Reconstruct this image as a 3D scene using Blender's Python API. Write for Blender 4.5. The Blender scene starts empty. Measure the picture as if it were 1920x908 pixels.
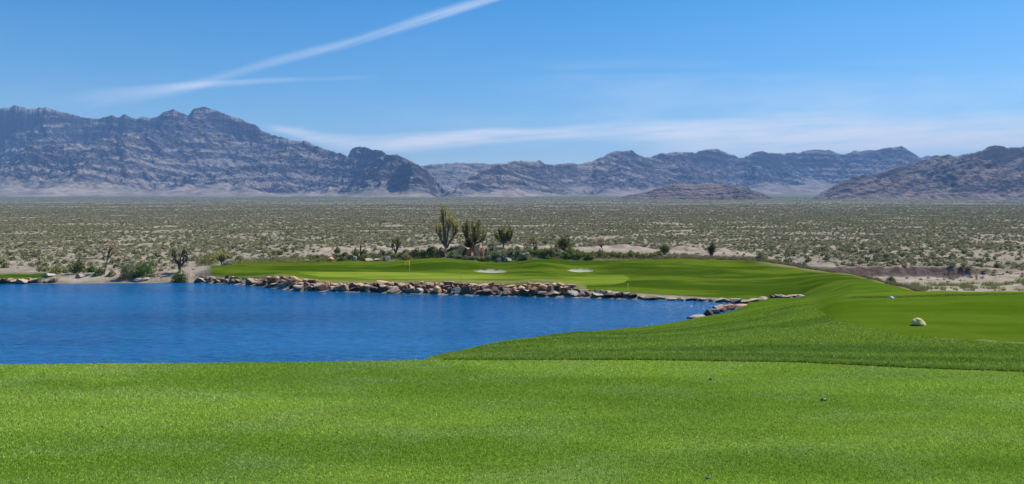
import bpy, math, random
import numpy as np
from mathutils import Vector

# ---------------------------------------------------------------- basics
F = 1500.0; CX = 960.0; HZ = 400.0; EYE = 1.6       # focal length and horizon row of the photo (pixels), eye height
WATER = EYE - 9.5
SC = bpy.context.scene
COL = SC.collection
rng = np.random.default_rng(7)
random.seed(7)

def tag(o, label=None, cat=None, group=None, kind=None):
    if label: o['label'] = label
    if cat: o['category'] = cat
    if group: o['group'] = group
    if kind: o['kind'] = kind
    return o

def mesh_np(name, V, Fc, mat=None, smooth=False, attrs=None):
    V = np.asarray(V, dtype=np.float32); Fc = np.asarray(Fc, dtype=np.int32)
    me = bpy.data.meshes.new(name)
    n = Fc.shape[1]
    me.vertices.add(len(V)); me.vertices.foreach_set('co', V.ravel())
    me.loops.add(Fc.size); me.loops.foreach_set('vertex_index', Fc.ravel())
    me.polygons.add(len(Fc))
    me.polygons.foreach_set('loop_start', np.arange(0, Fc.size, n, dtype=np.int32))
    try: me.polygons.foreach_set('loop_total', np.full(len(Fc), n, dtype=np.int32))
    except Exception: pass
    if attrs:
        for k, a in attrs.items():
            at = me.attributes.new(k, 'FLOAT', 'POINT')
            at.data.foreach_set('value', np.asarray(a, dtype=np.float32).ravel())
    me.update(calc_edges=True)
    me.polygons.foreach_set('use_smooth', np.full(len(Fc), smooth, dtype=bool))
    if mat: me.materials.append(mat)
    me.validate()
    return me

def obj(name, me, parent=None, loc=(0, 0, 0)):
    o = bpy.data.objects.new(name, me); COL.objects.link(o)
    o.location = loc
    if parent: o.parent = parent
    return o

def copy_tree(o, parent=None):
    c = o.copy(); COL.objects.link(c); c.parent = parent
    for ch in o.children: copy_tree(ch, c)
    return c

# ---------------------------------------------------------------- noise
def _hash(ix, iy, seed):
    h = (ix.astype(np.int64) * 374761393 + iy.astype(np.int64) * 668265263 + seed * 1274126177) & 0xffffffff
    h = ((h ^ (h >> 13)) * 1274126177) & 0xffffffff
    return (h ^ (h >> 16)) & 0xffffffff
def perlin(x, y, seed=0):
    x = np.asarray(x, float); y = np.asarray(y, float)
    ix = np.floor(x); iy = np.floor(y); fx = x - ix; fy = y - iy
    u = fx * fx * fx * (fx * (fx * 6 - 15) + 10); v = fy * fy * fy * (fy * (fy * 6 - 15) + 10)
    def g(dx, dy):
        a = _hash(ix + dx, iy + dy, seed) / 4294967295.0 * 2 * np.pi
        return np.cos(a) * (fx - dx) + np.sin(a) * (fy - dy)
    return 1.5 * ((g(0, 0) * (1 - u) + g(1, 0) * u) * (1 - v) + (g(0, 1) * (1 - u) + g(1, 1) * u) * v)
def fbm(x, y, o=5, seed=0, gain=.5):
    s = 0; a = 1
    for i in range(o):
        s = s + a * perlin(x, y, seed + i * 17); x = x * 2.03 + 7.1; y = y * 2.03 + 3.7; a *= gain
    return s
def ridged(x, y, o=6, seed=0, gain=.5):
    s = 0; a = 1; w = 1; n = 0
    for i in range(o):
        r = (1 - np.abs(perlin(x, y, seed + i * 31))) ** 2
        r = r * w; w = np.clip(r * 1.6, 0, 1); s = s + a * r; n += a; a *= gain
        x = x * 2.07 + 5.3; y = y * 2.07 + 9.1
    return s / n
def sstep(a, b, x):
    t = np.clip((x - a) / (b - a), 0, 1); return t * t * (3 - 2 * t)
def gsmooth(a, sig, axis=0):
    r = int(3 * sig) + 1; k = np.exp(-.5 * (np.arange(-r, r + 1) / sig) ** 2); k /= k.sum()
    p = [(0, 0)] * a.ndim; p[axis] = (r, r)
    b = np.pad(a, p, mode='edge')
    return np.apply_along_axis(lambda m: np.convolve(m, k, mode='valid'), axis, b)

# ---------------------------------------------------------------- material helpers
class NT:
    def __init__(s, name):
        s.m = bpy.data.materials.new(name); s.m.use_nodes = True
        s.t = s.m.node_tree; s.t.nodes.clear()
        s.out = s.t.nodes.new('ShaderNodeOutputMaterial')
    def n(s, typ, **kw):
        nd = s.t.nodes.new(typ)
        for k, v in kw.items():
            if k.startswith('i_'):
                key = k[2:]
                key = int(key) if key.isdigit() else key.replace('_', ' ')
                s.put(nd.inputs[key], v)
            else: setattr(nd, k, v)
        return nd
    def put(s, sock, v):
        if isinstance(v, bpy.types.NodeSocket): s.t.links.new(v, sock)
        elif isinstance(v, bpy.types.Node): s.t.links.new(v.outputs[0], sock)
        else:
            if hasattr(sock.default_value, '__len__') and not hasattr(v, '__len__'): v = (v,) * len(sock.default_value)
            if hasattr(v, '__len__') and len(sock.default_value) == 4 and len(v) == 3: v = tuple(v) + (1,)
            sock.default_value = v
    def math(s, op, a, b=0.0, c=0.0):
        nd = s.t.nodes.new('ShaderNodeMath'); nd.operation = op
        s.put(nd.inputs[0], a); s.put(nd.inputs[1], b); s.put(nd.inputs[2], c); return nd.outputs[0]
    def mix(s, f, a, b, blend='MIX'):
        nd = s.t.nodes.new('ShaderNodeMix'); nd.data_type = 'RGBA'; nd.blend_type = blend
        s.put(nd.inputs[0], f); s.put(nd.inputs[6], a); s.put(nd.inputs[7], b); return nd.outputs[2]
    def ramp(s, f, lo, hi, a=0.0, b=1.0):
        nd = s.n('ShaderNodeMapRange', interpolation_type='SMOOTHSTEP')
        s.put(nd.inputs[0], f); s.put(nd.inputs[1], lo); s.put(nd.inputs[2], hi); s.put(nd.inputs[3], a); s.put(nd.inputs[4], b)
        return nd.outputs[0]
    def pos(s, scale=(1, 1, 1), rot=(0, 0, 0)):
        g = s.n('ShaderNodeNewGeometry'); mp = s.n('ShaderNodeMapping')
        s.put(mp.inputs['Vector'], g.outputs['Position']); mp.inputs['Scale'].default_value = scale; mp.inputs['Rotation'].default_value = rot
        return mp.outputs[0]
    def opos(s, scale=(1, 1, 1)):
        g = s.n('ShaderNodeTexCoord'); mp = s.n('ShaderNodeMapping')
        s.put(mp.inputs['Vector'], g.outputs['Object']); mp.inputs['Scale'].default_value = scale
        return mp.outputs[0]
    def noise(s, vec, scale=1.0, detail=4.0, rough=.55, dist=0.0):
        nd = s.n('ShaderNodeTexNoise'); s.put(nd.inputs['Vector'], vec)
        nd.inputs['Scale'].default_value = scale; nd.inputs['Detail'].default_value = detail
        nd.inputs['Roughness'].default_value = rough; nd.inputs['Distortion'].default_value = dist
        return nd.outputs[0]
    def attr(s, name): return s.n('ShaderNodeAttribute', attribute_name=name).outputs['Fac']
    def bump(s, h, strength=.5, dist=.05):
        b = s.n('ShaderNodeBump'); s.put(b.inputs['Height'], h); b.inputs['Strength'].default_value = strength
        b.inputs['Distance'].default_value = dist; return b.outputs[0]
    def bsdf(s, col, rough=.9, normal=None, spec=.2):
        p = s.n('ShaderNodeBsdfPrincipled'); s.put(p.inputs['Base Color'], col); s.put(p.inputs['Roughness'], rough)
        p.inputs['Specular IOR Level'].default_value = spec
        if normal: s.put(p.inputs['Normal'], normal)
        return p
    def done(s, sh):
        s.put(s.out.inputs['Surface'], sh); return s.m

# ---------------------------------------------------------------- terrain heights
def I(pts, u):
    p = np.array(pts, float); return np.interp(u, p[:, 0], p[:, 1])
def plain_drop(Y):
    Y = np.asarray(Y, float); return 9.1 - np.where(Y > 300, .00117 * np.maximum(Y - 300, 0) ** 1.35, 0)

U = np.concatenate([np.arange(-1500, -60, 20), np.arange(-60, 1980, 3), np.arange(1980, 3420, 20)]).astype(float)
YR = np.concatenate([np.geomspace(1, 7.2, 26)[:-1], np.linspace(7.2, 12, 70)[:-1], np.geomspace(12, 30, 110)[:-1], np.geomspace(30, 82, 100)[:-1],
                     np.linspace(82, 168, 330)[:-1], np.geomspace(168, 500, 100)[:-1], np.geomspace(500, 16000, 120)])

def knots(u):
    py2d = lambda py, Y: (py - HZ) / F * Y
    K = []
    pye = I([(-1500, 684), (0, 683), (400, 680), (840, 675), (1200, 675.5), (1500, 680), (1700, 690), (1920, 698), (3400, 770)], u)
    Ye = 1.6 * F / (pye - HZ)
    K.append((0 * u + .5, 0 * u + 1.6))
    K.append((Ye, 0 * u + 1.6))
    K.append((Ye + .5, I([(700, 1.82), (840, 1.76), (1200, 1.665), (1920, 1.68)], u)))
    Y3 = I([(700, 13), (840, 12), (1000, 14), (1300, 15)], u)
    K.append((Y3, np.where(u < 790, 3.0, py2d(I([(790, 683), (840, 674), (900, 668), (1000, 660), (1200, 652), (1400, 648), (1920, 648)], u), Y3))))
    Y4 = I([(790, 15), (860, 18), (950, 22), (1100, 27), (1300, 36), (1400, 34), (1500, 28), (1560, 26)], u)
    K.append((Y4, py2d(I([(600, 700), (760, 690), (797, 674.5), (829, 665), (861, 657), (894, 649), (926, 641), (974, 633), (1023, 626.5), (1087, 621), (1184, 617), (1217, 613.5), (1265, 604.5),
                          (1294, 598), (1340, 590), (1400, 580), (1480, 571), (1530, 568), (1580, 553), (1650, 546), (1700, 543), (1920, 541)], u), Y4)))
    Y5 = I([(1000, 42), (1100, 45), (1300, 54), (1500, 52), (1600, 40), (1700, 32), (1920, 29)], u)
    K.append((Y5, py2d(I([(700, 705), (840, 682), (1000, 642), (1100, 630), (1200, 621), (1300, 603), (1340, 593), (1400, 581), (1500, 564), (1600, 550), (1650, 549), (1700, 552), (1920, 562)], u), Y5)))
    Y6 = I([(700, 47), (840, 52), (950, 59), (1000, 60.5), (1100, 64), (1200, 67), (1300, 71), (1340, 74), (1380, 78.5), (1405, 83), (1440, 80), (1500, 70), (1600, 55), (1700, 40), (1920, 33)], u)
    K.append((Y6, I([(1400, 9.5), (1440, 9.0), (1500, 7.7), (1600, 5.5), (1700, 4.4), (1920, 5.5)], u)))
    pys = I([(-1500, 531), (0, 531.5), (120, 531), (370, 529), (440, 533), (475, 535), (520, 541), (560, 545), (700, 548), (880, 553), (960, 555), (1060, 557), (1170, 560.5),
             (1300, 564), (1390, 569), (1405, 570)], u)
    Y8 = np.where(u < 1405, 9.5 * F / (pys - HZ), I([(1405, 84), (1440, 87), (1500, 86), (1600, 72), (1700, 58), (1920, 42)], u))
    d8 = np.where(u < 1405, 9.5, I([(1405, 9.5), (1440, 9.25), (1500, 9.1), (1600, 6.9), (1700, 6.2), (1920, 7.5)], u))
    Y7 = np.where(u < 1405, (Y6 + Y8) / 2, I([(1405, 83.5), (1440, 83.5), (1500, 80), (1600, 65), (1700, 50), (1920, 38)], u))
    d7 = I([(1300, 11), (1405, 9.5), (1440, 9.1), (1500, 8.6), (1600, 6.2), (1700, 5.5), (1920, 6.5)], u)
    K.append((Y7, d7)); K.append((Y8, d8))
    Y9 = Y8 + I([(300, 2.0), (420, 2.4), (1000, 2.4), (1100, 1.6)], u)
    K.append((Y9, py2d(I([(0, 525), (60, 525), (100, 522), (150, 520), (350, 519), (400, 519), (440, 521), (500, 519), (530, 515), (560, 523), (600, 529), (700, 531), (760, 530), (850, 527), (900, 530),
                          (960, 531), (1000, 528), (1040, 529), (1100, 542), (1170, 545), (1250, 551), (1300, 554), (1350, 557), (1400, 559), (1440, 558), (1500, 556), (1600, 537), (1650, 541), (1700, 550),
                          (1920, 600)], u), Y9)))
    Y10 = I([(1300, 112), (1400, 108), (1500, 100), (1600, 88), (1700, 75), (1920, 60)], u)
    K.append((Y10, py2d(I([(0, 516), (200, 514), (350, 512), (400, 507), (520, 509), (600, 511.5), (850, 511.5), (900, 512), (1000, 513), (1100, 514), (1170, 515), (1300, 515), (1400, 520),
                           (1500, 527), (1600, 527), (1650, 535), (1700, 548), (1920, 620)], u), Y10)))
    Y11 = I([(1430, 125), (1480, 120), (1520, 116), (1600, 104), (1650, 94), (1700, 86), (1760, 80), (1920, 75)], u)
    K.append((Y11, py2d(I([(0, 506), (200, 505), (350, 502), (400, 500), (450, 495), (520, 492), (600, 492), (700, 491), (760, 489), (800, 486), (830, 485), (870, 489), (920, 494), (960, 494),
                           (980, 490), (1010, 487), (1050, 489), (1100, 490), (1150, 491), (1200, 489), (1240, 486), (1280, 484), (1320, 487), (1400, 489), (1430, 490), (1480, 498), (1520, 505),
                           (1600, 516), (1650, 528), (1700, 541), (1760, 560), (1920, 600)], u), Y11)))
    Y12 = I([(1440, 135), (1500, 130), (1600, 116), (1700, 107), (1920, 100)], u)
    K.append((Y12, py2d(I([(0, 499), (200, 498), (350, 496), (400, 490), (450, 486), (560, 483), (650, 480), (742, 475), (800, 472), (838, 467), (880, 468), (946, 462), (1000, 464), (1060, 471),
                           (1125, 471), (1200, 476), (1250, 474), (1334, 478), (1400, 482), (1440, 486), (1500, 502), (1520, 510), (1600, 532), (1700, 543), (1920, 553)], u), Y12)))
    Y13 = I([(1440, 150), (1500, 138), (1550, 129.3)], u)
    K.append((Y13, py2d(I([(0, 492), (200, 492), (350, 490), (400, 488), (450, 478), (560, 466), (650, 462), (742, 461), (838, 461), (900, 462), (950, 460), (1060, 462), (1125, 461), (1200, 464),
                           (1250, 463), (1334, 466), (1400, 474), (1440, 482), (1500, 497), (1550, 518), (1600, 521), (1800, 521), (1850, 514), (1920, 509)], u), Y13)))
    Y14 = I([(1440, 165), (1500, 145), (1550, 131)], u)
    K.append((Y14, py2d(I([(0, 483), (1400, 484), (1440, 485), (1500, 490), (1550, 501), (1600, 502.5), (1800, 502.5), (1850, 505), (1920, 506)], u), Y14)))
    K.append((0 * u + 230, 0 * u + 9.1))
    for y in [300, 400, 550, 750, 1000, 1350, 1800, 2500, 3300, 4300, 5600, 7500, 10000, 13000, 17000]:
        K.append((0 * u + y, 0 * u + plain_drop(y)))
    Ys = np.array([k[0] for k in K]); Ds = np.array([k[1] for k in K])
    return Ys, Ds

KY, KD = knots(U)
KD[3:] = gsmooth(KD[3:], 2.0, axis=1); KY[3:] = gsmooth(KY[3:], 2.0, axis=1)
Z = np.zeros((len(YR), len(U))); KN = np.zeros_like(Z)
for j in range(len(U)):
    Z[:, j] = EYE - np.interp(YR, KY[:, j], KD[:, j])
    KN[:, j] = np.interp(YR, KY[:, j], np.arange(len(KY)))
# soften creases beyond the tee (rows are closely spaced, so the window is short in metres)
Zs = gsmooth(Z, 3.5, axis=0)
wgt = sstep(9.5, 12, YR)[:, None] * np.ones((1, len(U)))
cliff = (sstep(1530, 1570, U) * (1 - sstep(1840, 1880, U)))[None, :] * (sstep(126, 128, YR) * (1 - sstep(133, 136, YR)))[:, None]
Z = Z + (Zs - Z) * wgt * (1 - cliff)
YY, UU = np.meshgrid(YR, U, indexing='ij')
XX = (UU - CX) / F * YY
def gauss(u0, y0, su, sy): return np.exp(-((UU - u0) / su) ** 2 - ((YY - y0) / sy) ** 2)
turf_far = sstep(9.2, 9.9, KN) * (1 - sstep(10.9, 11.1, KN))
# mounds behind the green, and hollows for the bunkers
Z += .55 * gauss(1010, 118.5, 55, 2.6) + .35 * gauss(830, 119, 60, 3) + .4 * gauss(1180, 119.5, 60, 2.5) + .55 * gauss(1340, 113, 90, 3.5) - .25 * gauss(1120, 115.5, 40, 3) + .35 * gauss(470, 117, 45, 4) + .3 * gauss(1250, 104, 70, 4)
Z += turf_far * .17 * fbm(XX / 8, YY / 4.5, 3, 5)
Z += sstep(9.5, 16, YY) * (1 - sstep(5.2, 5.8, KN)) * .06 * fbm(XX / 3.5, YY / 5, 3, 8)
BUNK = [(919, 114.3, 29, 1.2), (1088, 116.3, 24, 1.2)]
sand = np.zeros_like(Z)
for (u0, y0, su, sy) in BUNK:
    wob = .18 * perlin(UU / 16, YY / 1.5, 44)
    d = ((UU - u0) / su) ** 2 + ((YY - y0) / sy) ** 2 + wob
    target = EYE - ((509.5 if u0 < 1000 else 507.8) - HZ) / F * y0
    lip = sstep(1.9, 1.0, d) if False else np.clip((1.9 - d) / .8, 0, 1)
    zz = target - .30 * np.clip(1 - d, 0, 1) + .10 * (YY - y0) / sy
    Z = Z * (1 - lip) + zz * lip + .22 * np.clip(1 - np.abs(d - 1.35) / .35, 0, 1) * (YY > y0)
    sand = np.maximum(sand, np.clip((1.06 - d) / .12, 0, 1))
# desert relief
des = sstep(11.0, 11.6, KN)
left_sand = (1 - sstep(368, 388, UU)) * sstep(8.0, 8.6, KN)
dz = des * (.16 * fbm(XX / 7, YY / 7, 4, 3) + .5 * sstep(170, 400, YY) * fbm(XX / 60, YY / 40, 3, 9) + sstep(500, 2500, YY) * 2.5 * fbm(XX / 350, YY / 300, 4, 11))
dune = np.exp(-((YY - 147) / 12) ** 2) * des
dz += dune * .55 * fbm(XX / 5, YY / 9, 4, 21)
Z += dz + left_sand * (1 - des) * .08 * fbm(XX / 3, YY / 3, 3, 23) * (KN > 8.5)
Z += cliff * .35 * ridged(XX / 3.0, YY * 0 + 3, 4, 55) * np.clip((YY - 129.3) / 1.7, 0, 1) * np.clip((133 - YY) / 1.5, 0, 1)

PY = HZ - (Z - EYE) / YY * F               # where each ground vertex projects
runmin = np.minimum.accumulate(PY, axis=0)  # lowest row number seen so far: a vertex is visible when PY <= runmin

def ucol(u): return int(np.clip(np.searchsorted(U, u), 1, len(U) - 1))
def zat(u, Y):
    j = ucol(u); t = np.clip((u - U[j - 1]) / (U[j] - U[j - 1]), 0, 1)
    return float(np.interp(Y, YR, Z[:, j - 1]) * (1 - t) + np.interp(Y, YR, Z[:, j]) * t)
def zatv(u, Y):
    j = np.clip(np.searchsorted(U, u), 1, len(U) - 1); i = np.clip(np.searchsorted(YR, Y), 1, len(YR) - 1)
    t = np.clip((u - U[j - 1]) / (U[j] - U[j - 1]), 0, 1); s = np.clip((Y - YR[i - 1]) / (YR[i] - YR[i - 1]), 0, 1)
    return (Z[i - 1, j - 1] * (1 - s) + Z[i, j - 1] * s) * (1 - t) + (Z[i - 1, j] * (1 - s) + Z[i, j] * s) * t
def at(u, Y, dz=0.0): return Vector(((u - CX) / F * Y, Y, zat(u, Y) + dz))
def hit(px, py, ymin=1.0, ymax=16000):
    j = ucol(px); ok = (YR >= ymin) & (YR <= ymax) & (PY[:, j] <= py)
    i = int(np.argmax(ok)) if ok.any() else int(np.searchsorted(YR, ymax)) - 1
    if i > 0 and PY[i - 1, j] > py and YR[i - 1] >= ymin:
        t = (PY[i - 1, j] - py) / (PY[i - 1, j] - PY[i, j]); return float(YR[i - 1] + t * (YR[i] - YR[i - 1]))
    return float(YR[i])
def ppm(Y): return F / Y       # photo pixels per metre at distance Y

# ---------------------------------------------------------------- ground zones
turf = np.ones_like(Z)
edgeN = 5 * fbm(XX / 2.5, YY / 2.5, 3, 61)
far_t = sstep(388, 400, UU + edgeN) * (1 - sstep(11.05, 11.25, KN + .02 * edgeN))
far_t = np.maximum(far_t, (1 - sstep(88, 104, UU + edgeN)) * (1 - sstep(10.2, 10.5, KN)))
turf = np.where(KN < 7.5, 1.0, far_t)
bank = sstep(7.6, 7.9, KN) * (1 - sstep(8.75, 9.0, KN)) * (UU < 1410)
turf = turf * (1 - bank)
# putting green: closer-cut, paler turf
def poly_band(px0, px1, top, bot, soft=1.2):
    tt = np.interp(UU, [p[0] for p in top], [p[1] for p in top]); bb = np.interp(UU, [p[0] for p in bot], [p[1] for p in bot])
    return sstep(-soft, soft, PY - tt) * sstep(-soft, soft, bb - PY) * ((UU > px0) & (UU < px1))
vis = (YY > 88)
green = poly_band(560, 1180, [(560, 510), (700, 510), (830, 512.5), (900, 515), (1000, 518), (1080, 519), (1130, 517), (1168, 516), (1179, 521)],
                  [(560, 512), (600, 519), (700, 523), (800, 523), (900, 523), (1000, 525), (1060, 531), (1110, 535), (1150, 533.5), (1170, 530), (1179, 523)]) * vis
teec = poly_band(1535, 3400, [(1535, 582), (1560, 570), (1620, 562), (1700, 560), (1920, 553)], [(1535, 583), (1570, 600), (1620, 614), (1700, 628), (1800, 637), (1920, 645)], 2.5) * ((YY < 27) & (YY > 9))
teeb = poly_band(1560, 3400, [(1560, 552), (1620, 540), (1920, 530)], [(1560, 553), (1600, 556), (1680, 556), (1780, 551.5), (1920, 550)], 1.5) * ((YY < 27) & (YY > 9))
tee_near = (KN < 1.0).astype(float)
dry = poly_band(1765, 3400, [(1765, 635), (1850, 638), (1920, 643), (3400, 700)], [(1765, 636.5), (1850, 640.5), (1920, 646), (3400, 706)], 1) * ((YY < 27) & (YY > 9))
dry = dry * np.clip(.55 + .8 * perlin(XX / .35, YY / .35, 71), 0, 1)
tn = np.exp(-((YY - KY[1][None]) / .10) ** 2) * sstep(1480, 1700, UU) * np.clip(.3 + perlin(XX / .5, YY / .5, 72), 0, 1)
dry = np.maximum(dry, tn * .9)
ed = turf * (1 - sstep(.0, .35, np.abs(KN - 11.0))) * sstep(1400, 1450, UU) * (1 - sstep(1690, 1740, UU))
ed = np.maximum(ed, turf * (KN > 8) * sstep(8.95, 9.05, KN) * (1 - sstep(9.1, 9.35, KN)) * (UU < 1100) * .7)
dry = np.maximum(dry, ed * .7)
pale = np.exp(-((YY - 143) / 9) ** 2) * des * sstep(520, 620, UU) * (1 - sstep(1380, 1460, UU))
pale = np.maximum(pale, left_sand * (1 - sstep(10, 11.5, KN)) * sstep(85, 130, UU))
pale = np.maximum(pale, sstep(1490, 1560, UU) * sstep(11.2, 11.6, KN) * (1 - sstep(129, 129.8, YY)))
pale = np.maximum(pale, sstep(11.2, 11.5, KN) * sstep(1180, 1240, UU) * (YY < np.where(UU < 1450, 145, 129.8)))
pale = np.clip(pale, 0, 1)
cutb = cliff * sstep(129.3, 129.7, YY) * (1 - sstep(130.7, 131.4, YY))

nr, nc = Z.shape
V = np.stack([XX, YY, Z], -1).reshape(-1, 3)
idx = np.arange(nr * nc).reshape(nr, nc)
quad = np.stack([idx[:-1, :-1], idx[:-1, 1:], idx[1:, 1:], idx[1:, :-1]], -1)
def fmean(a): return (a[:-1, :-1] + a[:-1, 1:] + a[1:, 1:] + a[1:, :-1]) / 4
fs = fmean(sand) > .5; ft = fmean(turf) > .5; fg = fmean(green) > .5; ftee = fmean(tee_near) > .5
ft2 = (fmean(teec) > .5)
zone = np.zeros(fs.shape, int)           # 0 desert, 1 rough turf, 2 green, 3 near tee, 4 lower tee, 5 and 6 sand
zone[ft] = 1; zone[fg & ft] = 2; zone[ftee] = 3; zone[ft2] = 4
um = fmean(UU); zone[fs & (um < 1000)] = 5; zone[fs & (um >= 1000)] = 6

# ---- ground material shared by every stretch of land
def turf_color(M, P):
    n1 = M.noise(M.pos((.12, .42, .3), (0, 0, .12)), 1, 4, .6)
    n2 = M.noise(M.pos((.9, 1.6, 1)), 1, 4, .6)
    n3 = M.noise(M.pos((30, 22, 22)), 1, 3, .75); n4 = M.noise(M.pos((.5, .9, 1), (0, 0, -.3)), 1, 4, .6)
    c = M.mix(M.ramp(n1, .40, .58), (.060, .116, .007), (.104, .168, .013))
    c = M.mix(M.math('MULTIPLY', M.ramp(n2, .42, .80), .42), c, (.112, .160, .040))
    c = M.mix(M.math('MULTIPLY', M.ramp(n4, .5, .75), .3), c, (.12, .16, .012))
    c = M.mix(M.math('MULTIPLY', M.ramp(n3, .48, .7), .7), c, (.028, .055, .003))
    return c
def ground_material():
    M = NT('ground_cover'); P = None
    t = M.attr('turf'); g = M.attr('green'); s = M.attr('sand'); d = M.attr('dry'); p = M.attr('pale'); cb = M.attr('cut'); tl = M.attr('tee'); fr = M.attr('far')
    c = turf_color(M, P); c = M.mix(M.attr('near'), c, M.mix(1.0, c, (1.52, 1.43, 2.3), 'MULTIPLY'))
    farc = M.mix(M.ramp(M.noise(M.pos((.05, .22, .2)), 1, 4, .6), .40, .60), (.040, .078, .004), (.105, .150, .011))  # mowing tones, plus sun shading of the undulations painted into the turf colour
    farc = M.mix(M.math('MULTIPLY', M.ramp(M.noise(M.pos((.25, .9, .6), (0, 0, .35)), 1, 5, .65), .45, .62), .45), farc, (.045, .082, .005))
    farc = M.mix(M.math('MULTIPLY', M.ramp(M.noise(M.pos((.5, 1.2, 1), (0, 0, .5)), 1, 3, .6), .5, .7), .35), farc, (.075, .11, .028))
    c = M.mix(fr, c, farc)
    c = M.mix(M.math('MULTIPLY', tl, .8), c, M.mix(M.ramp(M.noise(M.pos((.3, .8, 1)), 1, 3), .4, .6), (.060, .110, .005), (.085, .135, .010)))
    c = M.mix(M.attr('upper'), c, (.115, .155, .012))
    stripe = M.noise(M.pos((.08, .5, .2)), 1, 3, .5)
    c = M.mix(M.math('MULTIPLY', g, M.attr('gfade')), c, M.mix(M.ramp(stripe, .4, .6), (.14, .20, .018), (.21, .265, .03)))
    # desert soil
    a1 = M.noise(M.pos((.35, .35, .35)), 1, 6, .65); a2 = M.noise(M.pos((.012, .03, .03)), 1, 5, .6)
    soil = M.mix(M.ramp(a1, .35, .65), (.235, .197, .142), (.37, .32, .24))
    soil = M.mix(M.math('MULTIPLY', M.ramp(a2, .5, .62), .5), soil, (.33, .27, .21))
    y = M.n('ShaderNodeSeparateXYZ'); M.put(y.inputs[0], M.n('ShaderNodeNewGeometry').outputs['Position'])
    soil = M.mix(M.math('MULTIPLY', M.ramp(y.outputs[1], 900, 4200), .85), soil, M.mix(M.ramp(M.noise(M.pos((.004, .02, .02)), 1, 6, .7), .4, .6), (.11, .125, .06), (.18, .18, .105)))
    soil = M.mix(M.math('MULTIPLY', p, .9), soil, M.mix(M.ramp(a1, .3, .7), (.30, .235, .17), (.47, .385, .295)))
    soil = M.mix(cb, soil, M.mix(M.ramp(M.noise(M.pos((1.2, 1.2, .5)), 1, 5, .7), .4, .6), (.13, .085, .07), (.22, .155, .125)))
    c = M.mix(t, soil, c)
    c = M.mix(d, c, M.mix(M.ramp(M.noise(M.pos((3, 3, 3)), 1, 3), .4, .6), (.19, .20, .06), (.34, .27, .14)))
    c = M.mix(s, c, (.46, .42, .31))
    hb = M.noise(M.pos((30, 30, 30)), 1, 4, .7); hb2 = M.noise(M.pos((2.2, 2.2, 2.2)), 1, 5, .65)
    h = M.math('ADD', M.math('MULTIPLY', hb, .25), M.math('MULTIPLY', hb2, 1.0))
    b = M.n('ShaderNodeBump'); M.put(b.inputs['Height'], h); b.inputs['Strength'].default_value = .6
    M.put(b.inputs['Distance'], M.math('ADD', .06, M.math('MULTIPLY', M.math('SUBTRACT', 1.0, t), .3)))
    return M.done(M.bsdf(c, 1.0, b.outputs[0], .0))
GM = ground_material()
names = {0: 'desert_ground', 1: 'rough_turf', 2: 'putting_green', 3: 'tee_turf', 4: 'lower_tee_turf', 5: 'sand_bunker', 6: 'sand_bunker'}
glab = {0: ('pale gravelly desert ground sloping up to the mountains', 'desert'), 1: ('mown green rough wrapping round the pond and the mounds', 'turf'),
        2: ('pale close-cut putting green above the stone edging', 'putting green'), 3: ('level mown tee turf filling the foreground', 'turf'),
        4: ('lower tee turf carrying the cream yellow marker', 'turf'), 5: ('thin two-lobed white sand bunker behind the putting green', 'bunker'),
        6: ('short white sand bunker right of the two-lobed one', 'bunker')}
A = dict(turf=turf, green=green, sand=sand, dry=dry, pale=pale, cut=cutb, tee=teec, upper=teeb, far=sstep(80, 90, YY), near=tee_near, gfade=np.interp(UU, [560, 600, 880, 960, 1040, 1080, 1180], [.5, 1, .95, .5, .4, .75, .8]))
for k in range(7):
    q = quad[zone == k]
    used = np.unique(q); remap = np.zeros(nr * nc, int); remap[used] = np.arange(len(used))
    me = mesh_np(names[k], V[used], remap[q], GM, True, {n: a.reshape(-1)[used] for n, a in A.items()})
    tag(obj(names[k], me), glab[k][0], glab[k][1], kind='structure')
# the tee goes on beside and behind the camera
Vb = [(-60, -60, -.03), (60, -60, -.03), (60, .9, -.03), (-60, .9, -.03), (60, 7.2, -.03), (8.2, 5.0, -.03), (1.4, .9, -.03), (-1.4, .9, -.03), (-8.2, 5.0, -.03), (-60, 7.2, -.03)]
me = bpy.data.meshes.new('tee_turf'); me.from_pydata(Vb, [], [(0, 1, 2, 6, 7, 3), (2, 4, 5, 6), (3, 7, 8, 9)])
me.materials.append(GM); at_ = me.attributes.new('turf', 'FLOAT', 'POINT'); at_.data.foreach_set('value', [1.0] * len(Vb)); at_ = me.attributes.new('near', 'FLOAT', 'POINT'); at_.data.foreach_set('value', [1.0] * len(Vb))
tag(obj('surrounding_turf', me), 'level mown turf beside and behind the viewpoint', 'turf', kind='structure')

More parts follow.
